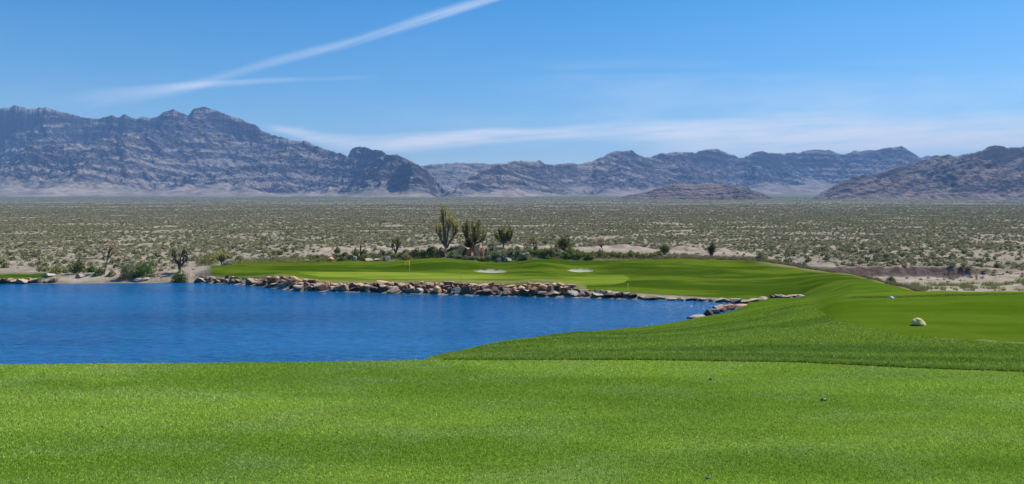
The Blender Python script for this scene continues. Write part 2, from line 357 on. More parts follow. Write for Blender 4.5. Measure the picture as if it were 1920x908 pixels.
# ---------------------------------------------------------------- water
def water():
    M = NT('pond_water')
    a = M.noise(M.pos((1.3, 2.2, 1), (0, 0, .15)), 1, 4, .65, .4)
    b = M.noise(M.pos((.35, .8, 1), (0, 0, -.2)), 1, 3, .5)
    w = M.ramp(M.noise(M.pos((.018, .075, 1), (0, 0, .05)), 1, 3, .5), .35, .65, .5, 1.2)
    h = M.math('MULTIPLY', M.math('ADD', a, M.math('MULTIPLY', b, .9)), w)
    bm = M.n('ShaderNodeBump'); M.put(bm.inputs['Height'], h); bm.inputs['Strength'].default_value = 1.0; bm.inputs['Distance'].default_value = .36
    big = M.ramp(M.noise(M.pos((.012, .06, 1), (0, 0, .04)), 1, 4, .55), .38, .6)
    p = M.n('ShaderNodeBsdfPrincipled'); M.put(p.inputs['Base Color'], M.mix(M.ramp(M.noise(M.pos((1.1, 1.7, 1), (0, 0, .1)), 1, 4, .65), .35, .65), M.mix(big, (.002, .065, .19), (.003, .090, .25)), M.mix(big, (.003, .11, .28), (.008, .15, .35))))
    p.inputs['Roughness'].default_value = .2; p.inputs['IOR'].default_value = 1.33; p.inputs['Specular IOR Level'].default_value = .5
    M.put(p.inputs['Normal'], bm.outputs[0])
    return M.done(p)
wv = [(-170, 38, WATER), (38, 38, WATER), (38, 120, WATER), (-170, 120, WATER)]
me = bpy.data.meshes.new('pond_water'); me.from_pydata(wv, [], [(0, 1, 2, 3)]); me.materials.append(water())
tag(obj('pond_water', me), 'rippled deep blue pond water between the tee and the green', 'water', kind='structure')

# ---------------------------------------------------------------- mountains
def rock_mat(name, dark, mid, tan, tan_amt=.5, strat=.02, seed=0.0):
    M = NT(name)
    g = M.n('ShaderNodeNewGeometry'); nz = M.n('ShaderNodeSeparateXYZ'); M.put(nz.inputs[0], g.outputs['Normal'])
    warp = M.noise(M.pos((.0016, .0016, .0016)), 1, 4, .6)
    ps = M.n('ShaderNodeSeparateXYZ'); M.put(ps.inputs[0], g.outputs['Position'])
    zz = M.math('ADD', M.math('MULTIPLY', ps.outputs[2], strat), M.math('ADD', M.math('MULTIPLY', warp, 7.0), M.math('MULTIPLY', ps.outputs[0], .0011)))
    cmb = M.n('ShaderNodeCombineXYZ'); M.put(cmb.inputs[2], zz); M.put(cmb.inputs[0], M.math('MULTIPLY', ps.outputs[0], .0022))
    band = M.noise(cmb.outputs[0], 1.0, 5, .65)
    big = M.noise(M.pos((.0030, .0022, .0065)), 1, 6, .68, .6)
    fine = M.noise(M.pos((.012, .012, .02)), 1, 5, .7)
    shade_patch = M.noise(M.pos((.0016, .0013, .0045)), 1, 5, .66, .5)
    c = M.mix(M.ramp(big, .42, .56), dark, mid)
    big2 = M.noise(M.pos((.0042, .003, .009)), 1, 5, .7, .8)
    c = M.mix(M.math('MULTIPLY', M.ramp(big2, .54, .62), .6), c, tan)
    bd = M.attr('band'); hi = M.attr('up')
    lite = M.math('MULTIPLY', M.math('SUBTRACT', 1.0, bd), M.math('SUBTRACT', 1.0, M.math('MULTIPLY', hi, .35)))
    c = M.mix(M.math('MULTIPLY', M.ramp(M.math('ADD', lite, M.math('MULTIPLY', M.math('SUBTRACT', band, .5), 1.6)), .2, .6), tan_amt), c, tan)
    c = M.mix(M.math('MULTIPLY', bd, .6), c, dark)
    c = M.mix(M.math('MULTIPLY', M.ramp(M.math('ADD', shade_patch, M.math('MULTIPLY', hi, .05)), .52, .57), .75), c, dark)  # dark patches stand for shaded cliffs, painted into the rock colour
    flat = M.ramp(nz.outputs[2], .72, .93)
    c = M.mix(M.math('MULTIPLY', flat, .55), c, tan)
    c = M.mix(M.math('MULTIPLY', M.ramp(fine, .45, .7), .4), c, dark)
    c = M.mix(M.math('MULTIPLY', M.ramp(nz.outputs[2], .74, .5), .8), c, dark)  # steep faces darkened in colour to suggest cliff shade
    sk = M.attr('skirt')
    fn = M.noise(M.pos((.006, .0022, .02)), 1, 6, .7); fan_ = M.mix(M.ramp(fn, .42, .6), tuple(.40 * x for x in tan), tuple(.68 * x for x in tan))
    c = M.mix(M.ramp(M.math('ADD', sk, M.math('MULTIPLY', M.math('SUBTRACT', fn, .5), 1.2)), .35, .65), c, fan_)
    h = M.math('ADD', M.noise(M.pos((.02, .02, .03)), 1, 6, .7), M.math('MULTIPLY', band, .5))
    b = M.n('ShaderNodeBump'); M.put(b.inputs['Height'], h); M.put(b.inputs['Strength'], M.math('SUBTRACT', 1.0, M.math('MULTIPLY', sk, .8))); b.inputs['Distance'].default_value = 60.0
    return M.done(M.bsdf(c, 1.0, b.outputs[0], .05))

def erode(h, up, dx, hard, fixed, iters, kdt, m=.45, limit=.85):
    """stream-power erosion on a regular grid: rain carves branching gullies while the block rises"""
    ny, nx = h.shape; N = nx * ny
    offs = [(-1, 0, 1), (1, 0, 1), (0, -1, 1), (0, 1, 1), (-1, -1, 1.4142), (-1, 1, 1.4142), (1, -1, 1.4142), (1, 1, 1.4142)]
    idx = np.arange(N).reshape(ny, nx)
    for it in range(iters):
        h = h + up
        best = np.zeros_like(h); rec = idx.copy(); dist = np.full_like(h, dx)
        hp = np.pad(h, 1, constant_values=1e9); ip = np.pad(idx, 1, constant_values=0)
        for (dy_, dx_, d) in offs:
            nb = hp[1 + dy_:1 + dy_ + ny, 1 + dx_:1 + dx_ + nx]; sl_ = (h - nb) / (d * dx); b = sl_ > best
            best = np.where(b, sl_, best); rec = np.where(b, ip[1 + dy_:1 + dy_ + ny, 1 + dx_:1 + dx_ + nx], rec); dist = np.where(b, d * dx, dist)
        order = np.argsort(h.ravel(), kind='stable'); ol = order.tolist(); rl = rec.ravel().tolist()
        A_ = [dx * dx] * N
        for i in reversed(ol):
            r = rl[i]
            if r != i: A_[r] += A_[i]
        q = z_layers(h)
        kf = (kdt * hard * q * np.array(A_).reshape(ny, nx) ** m / dist).ravel().tolist(); dl = (dist * (limit + .9 * (1 - q))).ravel().tolist()
        hl = h.ravel().tolist(); fx = fixed.ravel().tolist(); f0 = base_level.ravel().tolist()
        for i in ol:
            r = rl[i]
            if fx[i]: hl[i] = f0[i]; continue
            if r == i: continue
            v = (hl[i] + kf[i] * hl[r]) / (1 + kf[i]); t = hl[r] + dl[i]
            hl[i] = v if v < t else t
        h = np.array(hl).reshape(ny, nx)
    return h

def mountain(name, label, sil, Yb, Yr, mat, seed, step=2.0, rows=230, dx=36., iters=20, kdt=.075, back=1.3, skirt=.22, skirt_h=.10, wl=1000., layer=70., tilt=.08, fine=.09, amp=.5):
    global z_layers, base_level
    sil = np.array(sil, float)
    u = np.arange(sil[0, 0], sil[-1, 0] + step, step)
    E = (HZ - np.interp(u, sil[:, 0], sil[:, 1])) / F
    E = E + .0013 * fbm(u / 16.0, u * 0 + seed + .5, 5, seed, .62)
    Es = gsmooth(E, 5 / step)
    fy = lambda P, x: np.interp(x, [p[0] for p in P], [p[1] for p in P])
    yb = fy(Yb, u); yr = fy(Yr, u)
    # the block on a regular grid
    t = np.concatenate([np.linspace(0, 1.06, rows), np.linspace(1.07, back, 24)])
    T, UU2 = np.meshgrid(t, u, indexing='ij')
    Y = yb[None] + (yr - yb)[None] * T; X = (UU2 - CX) / F * Y
    gx = np.arange(X.min() - dx, X.max() + 2 * dx, dx); gy = np.arange(Y.min() - dx, yb.max() + 0 + (yr - yb).max() * 1.8 + 3 * dx, dx)
    GX, GY = np.meshgrid(gx, gy); gu_ = CX + F * GX / GY; gb = fy(Yb, gu_); gr = fy(Yr, gu_); GT = (GY - gb) / (gr - gb)
    base = EYE - plain_drop(gb) - 12
    rel = np.maximum(EYE + np.interp(gu_, u, Es) * gr - base, 20) * (1 - .75 * sstep(0, 60, sil[0, 0] + 30 - gu_)) * (1 - .75 * sstep(0, 60, gu_ - sil[-1, 0] + 30))
    sk = skirt * (1 + .55 * fbm(GX / 900, GY * 0 + 1.3, 4, seed + 77))
    s = (GT - sk) / (1 - sk)
    fan_h = rel * skirt_h * np.clip(GT / sk, 0, 1) * (1 + .3 * fbm(GX / 260, GY / 420, 4, seed + 66))
    fixed = (s <= 0) | (GT > 1.7); base_level = np.where(GT > 1, rel * .2, fan_h)
    prof = np.clip(s, 0, 1) ** .9 * (1 - .6 * np.clip((GT - 1.02) / .6, 0, 1))
    hard = np.exp(.9 * fbm(GX / 700, GY / 700, 3, seed + 8))
    Gr = GX * .86 + GY * .5; Gs = -GX * .5 + GY * .86; ww = 350 * fbm(GX / 1800, GY / 1800, 3, seed + 31)
    macro = (ridged((Gr + ww) / (wl * 1.5), (Gs - ww) / (wl * .75), 4, seed + 20, .5) - .42) * (1 - .7 * np.exp(-((GT - 1.0) / .13) ** 2))
    up = rel * (prof * (1 + amp * .6 * fbm(GX / wl, GY / wl, 3, seed + 21)) + amp * macro * sstep(0, .25, s)) / iters * 1.6
    up = np.maximum(up, 0) * (s > 0)
    h = fan_h + rel * prof * .35 * (1 + .5 * fbm(GX / (wl * .5), GY / (wl * .5), 5, seed + 40)) * (s > 0) + rng.uniform(0, 3, GX.shape)
    wz = 90 * fbm(GX / 1500, GY / 1500, 3, seed + 5) + tilt * GX + tilt * .6 * GY
    layf = lambda a: .35 + .65 * sstep(-.35, .35, np.sin(2 * np.pi * a / layer) + .6 * np.sin(2 * np.pi * a / (layer * 2.7)) + .3 * np.sin(2 * np.pi * a / (layer * .37)))
    z_layers = lambda hh: layf(hh + wz)
    h = erode(h, up, dx, hard, fixed, iters, kdt)
    # onto the mesh
    fxi = (X - gx[0]) / dx; fyi = (Y - gy[0]) / dx; ix = np.clip(fxi.astype(int), 0, len(gx) - 2); iy = np.clip(fyi.astype(int), 0, len(gy) - 2); ax = fxi - ix; ay = fyi - iy
    ax = ax * ax * (3 - 2 * ax) * .5 + ax * .5; ay = ay * ay * (3 - 2 * ay) * .5 + ay * .5
    sam = lambda a: (a[iy, ix] * (1 - ax) + a[iy, ix + 1] * ax) * (1 - ay) + (a[iy + 1, ix] * (1 - ax) + a[iy + 1, ix + 1] * ax) * ay
    z0 = sam(h); b2 = (EYE - plain_drop(yb) - 12)[None]; sm_ = sam(s)
    w = sstep(.0, .12, sm_); relu = np.maximum(EYE + Es * yr - b2[0], 20)[None]
    z0 = z0 + w * np.minimum(relu, 500) * fine * (ridged(X / 150, Y / 150, 5, seed + 60, .6) - .45 + .5 * fbm(X / 60, Y / 60, 3, seed + 61))
    z = b2 + z0
    Eb = (b2[0] - EYE) / yr
    for it in range(4):
        m = ((z - EYE) / Y).max(0); k = gsmooth((.97 * (E - Eb)) / np.maximum(m - Eb, 1e-4), 45 / step)
        z = b2 + (z - b2) * np.clip(k, .4, 2.5)[None]
    cr = .6 * np.exp(-((T - 1.0) / .10) ** 4) + .4 * np.exp(-((T - 1.0) / .22) ** 2)
    crest = EYE + (E[None] - .0012 * np.abs(fbm(X / 170, Y / 170, 4, seed + 91)) * sstep(.0, .05, np.abs(T - 1))) * yr[None]
    z = np.where(z < crest, z + (crest - z) * cr, z)
    over = (z - EYE) / Y - E[None] * .985
    z = z - np.maximum(over, 0) * .9 * Y
    z = np.minimum(z, EYE + E[None] * Y)
    Vm = np.stack([X, Y, z], -1).reshape(-1, 3)
    ii = np.arange(X.size).reshape(X.shape); q = np.stack([ii[:-1, :-1], ii[:-1, 1:], ii[1:, 1:], ii[1:, :-1]], -1).reshape(-1, 4)
    me = mesh_np(name, Vm, q, mat, False, {'skirt': 1 - sstep(-.01, .10, sm_), 'band': 1 - np.clip((layf(z - b2 + sam(wz)) - .35) / .65, 0, 1), 'up': np.clip((z - b2) / relu, 0, 1)})
    return tag(obj(name, me), label, 'mountain', kind='structure')

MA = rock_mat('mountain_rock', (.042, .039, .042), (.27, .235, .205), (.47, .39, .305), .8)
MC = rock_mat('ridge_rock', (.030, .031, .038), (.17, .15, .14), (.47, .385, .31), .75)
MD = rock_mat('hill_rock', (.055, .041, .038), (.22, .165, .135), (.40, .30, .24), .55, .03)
SA = [(-900, 250), (-600, 225), (-400, 235), (-200, 212), (-60, 215), (0, 202), (27, 196), (60, 202), (90, 200), (110, 206), (150, 217), (178, 221), (210, 214), (222, 218), (235, 212), (255, 221), (270, 217), (295, 218), (305, 209), (325, 204),
      (340, 209), (352, 214), (362, 202), (375, 199), (395, 200.5), (420, 212), (450, 220), (470, 230), (478, 231), (490, 243), (510, 250), (540, 258), (560, 265), (570, 264), (600, 273), (615, 280), (645, 289),
      (652, 292), (657, 281), (662, 276), (680, 275), (685, 273), (700, 280), (717, 281), (725, 289), (745, 291), (760, 297), (785, 308), (800, 318), (815, 336), (835, 356), (850, 372), (870, 385)]
SCr = [(790, 385), (815, 370), (835, 360), (855, 348), (880, 334), (905, 321), (930, 309), (950, 304), (975, 298), (990, 301), (1010, 300), (1020, 306), (1040, 308), (1070, 304), (1085, 305), (1110, 302), (1120, 295), (1145, 285), (1160, 282),
       (1185, 282), (1200, 291), (1220, 293), (1240, 286), (1260, 285), (1310, 284), (1325, 279), (1345, 277), (1365, 286), (1385, 295), (1395, 294), (1410, 285), (1430, 281), (1440, 286), (1470, 287), (1500, 284),
       (1530, 280), (1555, 281), (1580, 289), (1600, 282), (1625, 280), (1650, 280), (1670, 275), (1690, 274), (1705, 282), (1722, 293), (1740, 300), (1780, 320), (1850, 345), (1920, 360)]
SD = [(1510, 380), (1540, 362), (1560, 350), (1580, 340), (1600, 331), (1640, 325), (1660, 318), (1690, 311), (1720, 302), (1750, 292), (1770, 290), (1800, 291), (1830, 284), (1850, 276), (1868, 271), (1890, 275), (1910, 274), (1940, 272),
      (2000, 255), (2100, 245), (2250, 262), (2450, 240), (2700, 280), (2900, 330)]
SE = [(1040, 388), (1090, 378), (1150, 372), (1190, 365), (1220, 356), (1250, 347), (1270, 343), (1300, 343), (1335, 343), (1370, 347), (1400, 352), (1430, 363), (1460, 374), (1480, 385)]
SF = [(600, 330), (740, 312), (790, 309), (850, 305), (880, 304.5), (900, 306), (940, 306), (1000, 312), (1200, 330)]
SG = [(1680, 330), (1715, 300), (1735, 291), (1755, 293), (1775, 300), (1800, 289), (1815, 286), (1830, 291), (1870, 310), (1950, 330)]
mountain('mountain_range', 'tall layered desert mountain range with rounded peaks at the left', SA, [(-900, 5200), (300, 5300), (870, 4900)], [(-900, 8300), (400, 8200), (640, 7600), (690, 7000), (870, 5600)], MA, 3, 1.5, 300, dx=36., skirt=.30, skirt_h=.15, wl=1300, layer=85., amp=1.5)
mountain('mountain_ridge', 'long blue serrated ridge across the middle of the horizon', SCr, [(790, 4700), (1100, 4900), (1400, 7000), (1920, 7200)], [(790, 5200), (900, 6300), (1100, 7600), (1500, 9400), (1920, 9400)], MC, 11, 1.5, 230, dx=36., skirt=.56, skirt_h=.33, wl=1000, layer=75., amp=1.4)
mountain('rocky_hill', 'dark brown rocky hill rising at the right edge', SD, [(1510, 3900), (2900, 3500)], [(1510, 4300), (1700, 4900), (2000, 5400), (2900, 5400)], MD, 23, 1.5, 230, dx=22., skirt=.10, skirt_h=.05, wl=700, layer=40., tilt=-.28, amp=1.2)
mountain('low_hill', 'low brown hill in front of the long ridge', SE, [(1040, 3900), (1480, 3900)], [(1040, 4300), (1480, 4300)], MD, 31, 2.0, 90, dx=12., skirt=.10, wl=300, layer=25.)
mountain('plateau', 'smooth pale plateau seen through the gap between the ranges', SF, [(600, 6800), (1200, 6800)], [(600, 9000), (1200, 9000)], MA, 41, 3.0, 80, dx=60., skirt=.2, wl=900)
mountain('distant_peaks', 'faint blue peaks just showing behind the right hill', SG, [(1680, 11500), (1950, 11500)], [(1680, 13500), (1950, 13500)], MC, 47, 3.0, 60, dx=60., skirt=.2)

# ---------------------------------------------------------------- grass blades
def soft_normal(M, k):
    g = M.n('ShaderNodeNewGeometry'); a = M.n('ShaderNodeVectorMath', operation='SCALE'); M.put(a.inputs[0], g.outputs['Normal']); a.inputs['Scale'].default_value = k
    b = M.n('ShaderNodeVectorMath', operation='ADD'); M.put(b.inputs[0], a); b.inputs[1].default_value = (0, 0, 1)
    c = M.n('ShaderNodeVectorMath', operation='NORMALIZE'); M.put(c.inputs[0], b); return c.outputs[0]
def blade_mat(name, gain):
    M = NT(name)
    r = M.attr('rnd')
    c = M.mix(1.0, turf_color(M, None), (1.68 * gain, 1.56 * gain, 2.6 * gain), 'MULTIPLY')
    c = M.mix(M.ramp(r, 0, 1), M.mix(1.0, c, (.55, .62, .5), 'MULTIPLY'), M.mix(1.0, c, (1.9, 1.75, 2.3), 'MULTIPLY'))
    c = M.mix(M.ramp(r, .955, .96), c, (.24, .22, .09))
    d = M.bsdf(c, .8, soft_normal(M, .55), .08); tr = M.n('ShaderNodeBsdfTranslucent'); M.put(tr.inputs[0], M.mix(1.0, c, (1.1, 1.2, .5), 'MULTIPLY'))
    mx = M.n('ShaderNodeMixShader'); mx.inputs[0].default_value = .3; M.put(mx.inputs[1], d); M.put(mx.inputs[2], tr)
    return M.done(mx)
def blades(name, label, u, Y, length, width, mat, lean=.6):
    n = len(u); x = (u - CX) / F * Y; z = zatv(u, Y)
    a = rng.uniform(0, 2 * np.pi, n); b = rng.uniform(0, 2 * np.pi, n)
    L = length * rng.uniform(.6, 1.3, n); W = width * rng.uniform(.7, 1.3, n); ln = lean * rng.uniform(.2, 1, n)
    P = np.stack([x, Y, z - .004], -1)
    side = np.stack([np.cos(a), np.sin(a), 0 * a], -1) * W[:, None] / 2
    tip = P + np.stack([np.cos(b) * ln * L, np.sin(b) * ln * L, L * np.sqrt(1 - .5 * ln ** 2)], -1)
    VV = np.stack([P - side, P + side, tip], 1).reshape(-1, 3)
    me = mesh_np(name, VV, np.arange(3 * n).reshape(-1, 3), mat, False, {'rnd': np.repeat(rng.uniform(0, 1, n), 3)})
    return tag(obj(name, me), label, 'grass', kind='stuff')
BM = blade_mat('rough_grass_blade', 1.3); BMT = blade_mat('mown_grass_blade', 1.95)
n = 520000
Yg = np.sqrt(rng.uniform(4.3 ** 2, 8.75 ** 2, n)); ug = rng.uniform(-60, 1980, n)
edge = np.interp(ug, U, KY[1]); k = Yg < edge
blades('mown_grass', 'short mown grass blades covering the foreground tee', ug[k], Yg[k], .016, .0055, BMT, 1.0)
n = 560000
Yg = (rng.uniform(8.0 ** .5, 34 ** .5, n)) ** 2; ug = rng.uniform(740, 1980, n)
edge = np.interp(ug, U, KY[1]); k4 = np.interp(ug, U, KY[4])
pyg = HZ - (zatv(ug, Yg) - EYE) / Yg * F
teearea = (ug > 1535) & (pyg < np.interp(ug, [1535, 1570, 1620, 1700, 1800, 1920], [582, 600, 614, 628, 637, 645]))
k = (Yg > edge + .03) & (Yg < k4) & (~teearea) & (rng.uniform(0, 1, n) < 1.05 - sstep(12, 34, Yg))
blades('rough_grass', 'longer coarse grass growing past the cut edge of the tee', ug[k], Yg[k], .030, .006 + .0004 * Yg[k], BM, 1.0)

n = 60000
ug = rng.uniform(1560, 1980, n * 3); Yg = rng.uniform(18, 26, n * 3); pyg = HZ - (zatv(ug, Yg) - EYE) / Yg * F
lo = np.interp(ug, [1600, 1660, 1700, 1780, 1920, 1980], [556, 556, 555.5, 552, 550.5, 550]); hi_ = np.interp(ug, [1600, 1660, 1700, 1920, 1980], [560, 559.5, 558.5, 552.5, 552]); k = (pyg > lo) & (pyg < hi_) & (rng.uniform(1580, 1680, len(ug)) < ug)
blades('collar_grass', 'band of coarser grass between the two levels of the lower tee', ug[k], Yg[k], .035, .014, blade_mat('collar_grass_blade', .95), .9)
n = 60000
ug = 1980 - 1150 * rng.uniform(0, 1, n) ** .9; Yg = np.interp(ug, U, KY[1]) + .03 + rng.uniform(0, 1, n) ** 1.5 * .30
blades('tee_edge_grass', 'dark fringe of taller grass along the back edge of the tee', ug, Yg, .036, .007, blade_mat('edge_grass_blade', 1.15), .9)

# ---------------------------------------------------------------- leaves and shrubs
def leaf_mat(name, c1, c2, rough=.8, trans=.25):
    M = NT(name); oi = M.n('ShaderNodeObjectInfo'); r = M.attr('rnd')
    f = M.math('ADD', M.math('MULTIPLY', oi.outputs['Random'], .6), M.math('MULTIPLY', r, .4))
    c = M.mix(M.ramp(f, .1, .9), c1, c2)
    d = M.bsdf(c, rough, soft_normal(M, 1.1), .1); tr = M.n('ShaderNodeBsdfTranslucent'); M.put(tr.inputs[0], c)
    mx = M.n('ShaderNodeMixShader'); mx.inputs[0].default_value = trans; M.put(mx.inputs[1], d); M.put(mx.inputs[2], tr)
    return M.done(mx)
LM = {'sage': leaf_mat('sage_leaf', (.19, .21, .10), (.32, .33, .18)),
      'dark': leaf_mat('dark_leaf', (.095, .13, .04), (.19, .235, .08)),
      'olive': leaf_mat('olive_leaf', (.20, .20, .055), (.34, .31, .11)),
      'bright': leaf_mat('bright_leaf', (.06, .13, .025), (.11, .20, .04)),
      'straw': leaf_mat('straw_leaf', (.24, .20, .10), (.38, .31, .17)),
      'grassy': leaf_mat('grassy_leaf', (.20, .21, .05), (.33, .32, .11)),
      'scrub': leaf_mat('scrub_leaf', (.17, .165, .07), (.45, .41, .23)),
      'yucca': leaf_mat('yucca_leaf', (.22, .215, .05), (.60, .52, .16), .8, .35),
      'yuccad': leaf_mat('yucca_dark_leaf', (.05, .065, .025), (.11, .13, .05)),
      'deadleaf': leaf_mat('dead_leaf', (.09, .055, .03), (.20, .135, .075)),
      'blossom': leaf_mat('dry_blossom', (.42, .25, .12), (.60, .42, .22)),
      'pink': leaf_mat('dead_orange_leaf', (.35, .17, .09), (.55, .33, .18))}
def simple_mat(name, c1, c2, sc=6.0, rough=.9):
    M = NT(name); n1 = M.noise(M.opos((1, 1, .4)), sc, 5, .65)
    return M.done(M.bsdf(M.mix(M.ramp(n1, .35, .65), c1, c2), rough, M.bump(n1, .8, .04), .15))
WOOD = simple_mat('bark', (.06, .048, .035), (.15, .125, .095)); WOODG = simple_mat('grey_bark', (.09, .082, .065), (.20, .185, .15))
CACT = simple_mat('cactus_skin', (.05, .055, .03), (.12, .12, .07))

def leaves_mesh(name, n, rx, rz, size, mat, seed, shape='dome', asp=.5, up=.35):
    r = np.random.default_rng(seed)
    # clumps inside the crown, leaves inside the clumps
    nc_ = max(5, n // 28); cd = r.normal(size=(nc_, 3)); cd /= np.linalg.norm(cd, axis=1)[:, None]; cd[:, 2] = np.abs(cd[:, 2])
    rad = r.uniform(.45, .9, nc_) ** .7
    cc = cd * rad[:, None] * np.array([rx, rx, rz]); 
    cc[:, 0] *= r.uniform(.8, 1.15); cs = r.uniform(.22, .42, nc_) * min(rx, rz) * 1.1
    w = r.integers(0, nc_, n); d = r.normal(size=(n, 3)) * .6
    P = cc[w] + d * cs[w][:, None]; P[:, 2] = np.abs(P[:, 2]) * 1.0
    if shape == 'spray':      # upright stems fanning out of the ground
        a = r.uniform(0, 2 * np.pi, n); q = r.uniform(0, 1, n) ** .6; s = r.uniform(0, .9, n)
        P = np.stack([np.cos(a) * s * rx * q ** 1.3, np.sin(a) * s * rx * q ** 1.3, rz * q * (1.25 - .5 * s)], -1)
        D = np.stack([np.cos(a) * s * .7, np.sin(a) * s * .7, np.ones(n)], -1)
    else:
        D = r.normal(size=(n, 3)); D[:, 2] = np.abs(D[:, 2]) + up
    D /= np.linalg.norm(D, axis=1)[:, None]
    S = np.cross(D, r.normal(size=(n, 3))); S /= np.linalg.norm(S, axis=1)[:, None]
    L = size * r.uniform(.6, 1.4, n)
    a0 = P; b0 = P + D * L[:, None]; sd = S * (L * asp / 2)[:, None]; m = P + D * (L * .45)[:, None]
    VV = np.stack([a0, m + sd, b0, m - sd], 1).reshape(-1, 3)
    return mesh_np(name, VV, np.arange(4 * n).reshape(-1, 4), mat, False, {'rnd': np.repeat(r.uniform(0, 1, n), 4)})
def tube_into(VV, FF, pts, radii, k=6):
    pts = [Vector(p) for p in pts]; base = len(VV)
    for i, p in enumerate(pts):
        t = (pts[min(i + 1, len(pts) - 1)] - pts[max(i - 1, 0)]).normalized()
        a = t.cross(Vector((.3, 1, .1))).normalized(); b = t.cross(a)
        for j in range(k):
            an = 2 * math.pi * j / k; rr = radii[i] * (1 + .12 * math.sin(j * 2.3 + i * 1.7))
            VV.append(tuple(p + a * (math.cos(an) * rr) + b * (math.sin(an) * rr)))
    for i in range(len(pts) - 1):
        for j in range(k):
            FF.append((base + i * k + j, base + i * k + (j + 1) % k, base + (i + 1) * k + (j + 1) % k, base + (i + 1) * k + j))
    FF.append(tuple(base + (len(pts) - 1) * k + j for j in range(k)))
def pymesh(name, VV, FF, mat, smooth=True):
    me = bpy.data.meshes.new(name); me.from_pydata(VV, [], FF); me.materials.append(mat)
    for p in me.polygons: p.use_smooth = smooth
    return me

def shrub(label, px, py, w, h, kind, seed, Y=None, group=None, cat='shrub', name='shrub', shape='dome', n=700):
    Y = Y or hit(px, py, 88, 400); s = Y / F
    root = obj(name, None, None, at(px, Y, -.05)); tag(root, label, cat, group)
    rx = w * s / 2; rz = h * s * .9
    fo = obj('foliage', leaves_mesh('foliage', n, rx, rz, .20 if shape == 'dome' else .5, LM[kind], seed, shape, .55 if shape == 'dome' else .12), root)
    r = random.Random(seed); VV, FF = [], []
    for i in range(9):
        a = r.uniform(0, 6.28); e = r.uniform(.4, .8); tube_into(VV, FF, [(0, 0, 0), (math.cos(a) * rx * .3 * e, math.sin(a) * rx * .3 * e, rz * .45 * e), (math.cos(a) * rx * .8 * e, math.sin(a) * rx * .8 * e, rz * .85 * e)], [.035, .025, .01], 4)
    obj('stem', pymesh('stem', VV, FF, WOOD), root)
    return root

# ---------------------------------------------------------------- joshua trees and yuccas
def spikes(P0, P1, n, L, W, r, out=.9, core=.05, t0=0.0):
    """pointed leaves standing out all along the shoot P0-P1"""
    P0 = np.array(P0); P1 = np.array(P1); ax = P1 - P0; ln = np.linalg.norm(ax); ax /= ln
    t = r.uniform(t0, 1, n); d = r.normal(size=(n, 3)); d -= (d @ ax)[:, None] * ax; d /= np.linalg.norm(d, axis=1)[:, None]
    o = out * (1 - .75 * t ** 3); D = d * o[:, None] + ax * (.35 + .9 * t ** 2)[:, None]; D /= np.linalg.norm(D, axis=1)[:, None]
    P = P0 + ax * (t * ln)[:, None] + d * core
    S = np.cross(D, r.normal(size=(n, 3))); S /= np.linalg.norm(S, axis=1)[:, None]; l = L * r.uniform(.7, 1.2, n)
    return np.stack([P - S * W / 2, P + S * W / 2, P + D * l[:, None]], 1)
def yucca_tree(name, label, px, py, limbs, leaf='yucca', dead='deadleaf', bark=WOOD, club=.9, leafL=.30, nleaf=80, rad=.12, seed=1, Y=None, blossoms=0, cat='joshua tree', group=None, core=.06, deadn=.5, ymin=112, ymax=170):
    """limbs: list of (polyline in photo pixels from the base, has_leaves)"""
    Y = Y or hit(px, py, ymin, ymax); s = Y / F; r = np.random.default_rng(seed)
    root = obj(name, None, None, at(px, Y, -.08)); tag(root, label, cat, group)
    VV, FF = [], []; live = []; deads = []; bl = []
    for pts, has in limbs:
        sgn = r.uniform(-1, 1); top = pts[-1]; P = []
        for (dx, dy) in pts:
            P.append(np.array([dx * s, sgn * .45 * abs(top[1]) * s * (dy / max(top[1], 1)) ** 1.3 * .6 + r.normal() * .02, dy * s]))
        lens = len(P); rr = [rad * (1 - .62 * i / max(lens - 1, 1)) for i in range(lens)]
        if lens == 2: P.insert(1, (P[0] + P[1]) / 2 + np.array([r.normal() * .05, r.normal() * .05, 0])); rr = [rad, rad * .75, rad * .5]
        tube_into(VV, FF, P, rr, 7)
        if has:
            e = P[-1]; d = e - P[-2]; d = d / np.linalg.norm(d); d = d * .6 + np.array([0, 0, .6]); d /= np.linalg.norm(d)
            c = club * r.uniform(.75, 1.2)
            live.append(spikes(e - d * c * .55, e + d * c * .45, int(nleaf * 1.5), leafL * 1.15, .095, r, .95, core))
            if deadn: deads.append(spikes(e - d * c * 1.15, e - d * c * .5, int(nleaf * deadn), leafL * .8, .05, r, 1.0, core * .8))
            if blossoms and r.uniform() < blossoms: bl.append(spikes(e + d * c * .35, e + d * c * .9, 30, .12, .08, r, .8, .05))
    obj('trunk', pymesh('trunk', VV, FF, bark), root)
    def tri(parts, nm, mt):
        if not parts: return
        q = np.concatenate(parts); nn = len(q)
        obj(nm, mesh_np(nm, q.reshape(-1, 3), np.arange(3 * nn).reshape(-1, 3), LM[mt], False, {'rnd': np.repeat(r.uniform(0, 1, nn), 3)}), root)
    tri(live, 'crown', leaf); tri(deads, 'dead_leaves', dead); tri(bl, 'blossom', 'blossom')
    return root
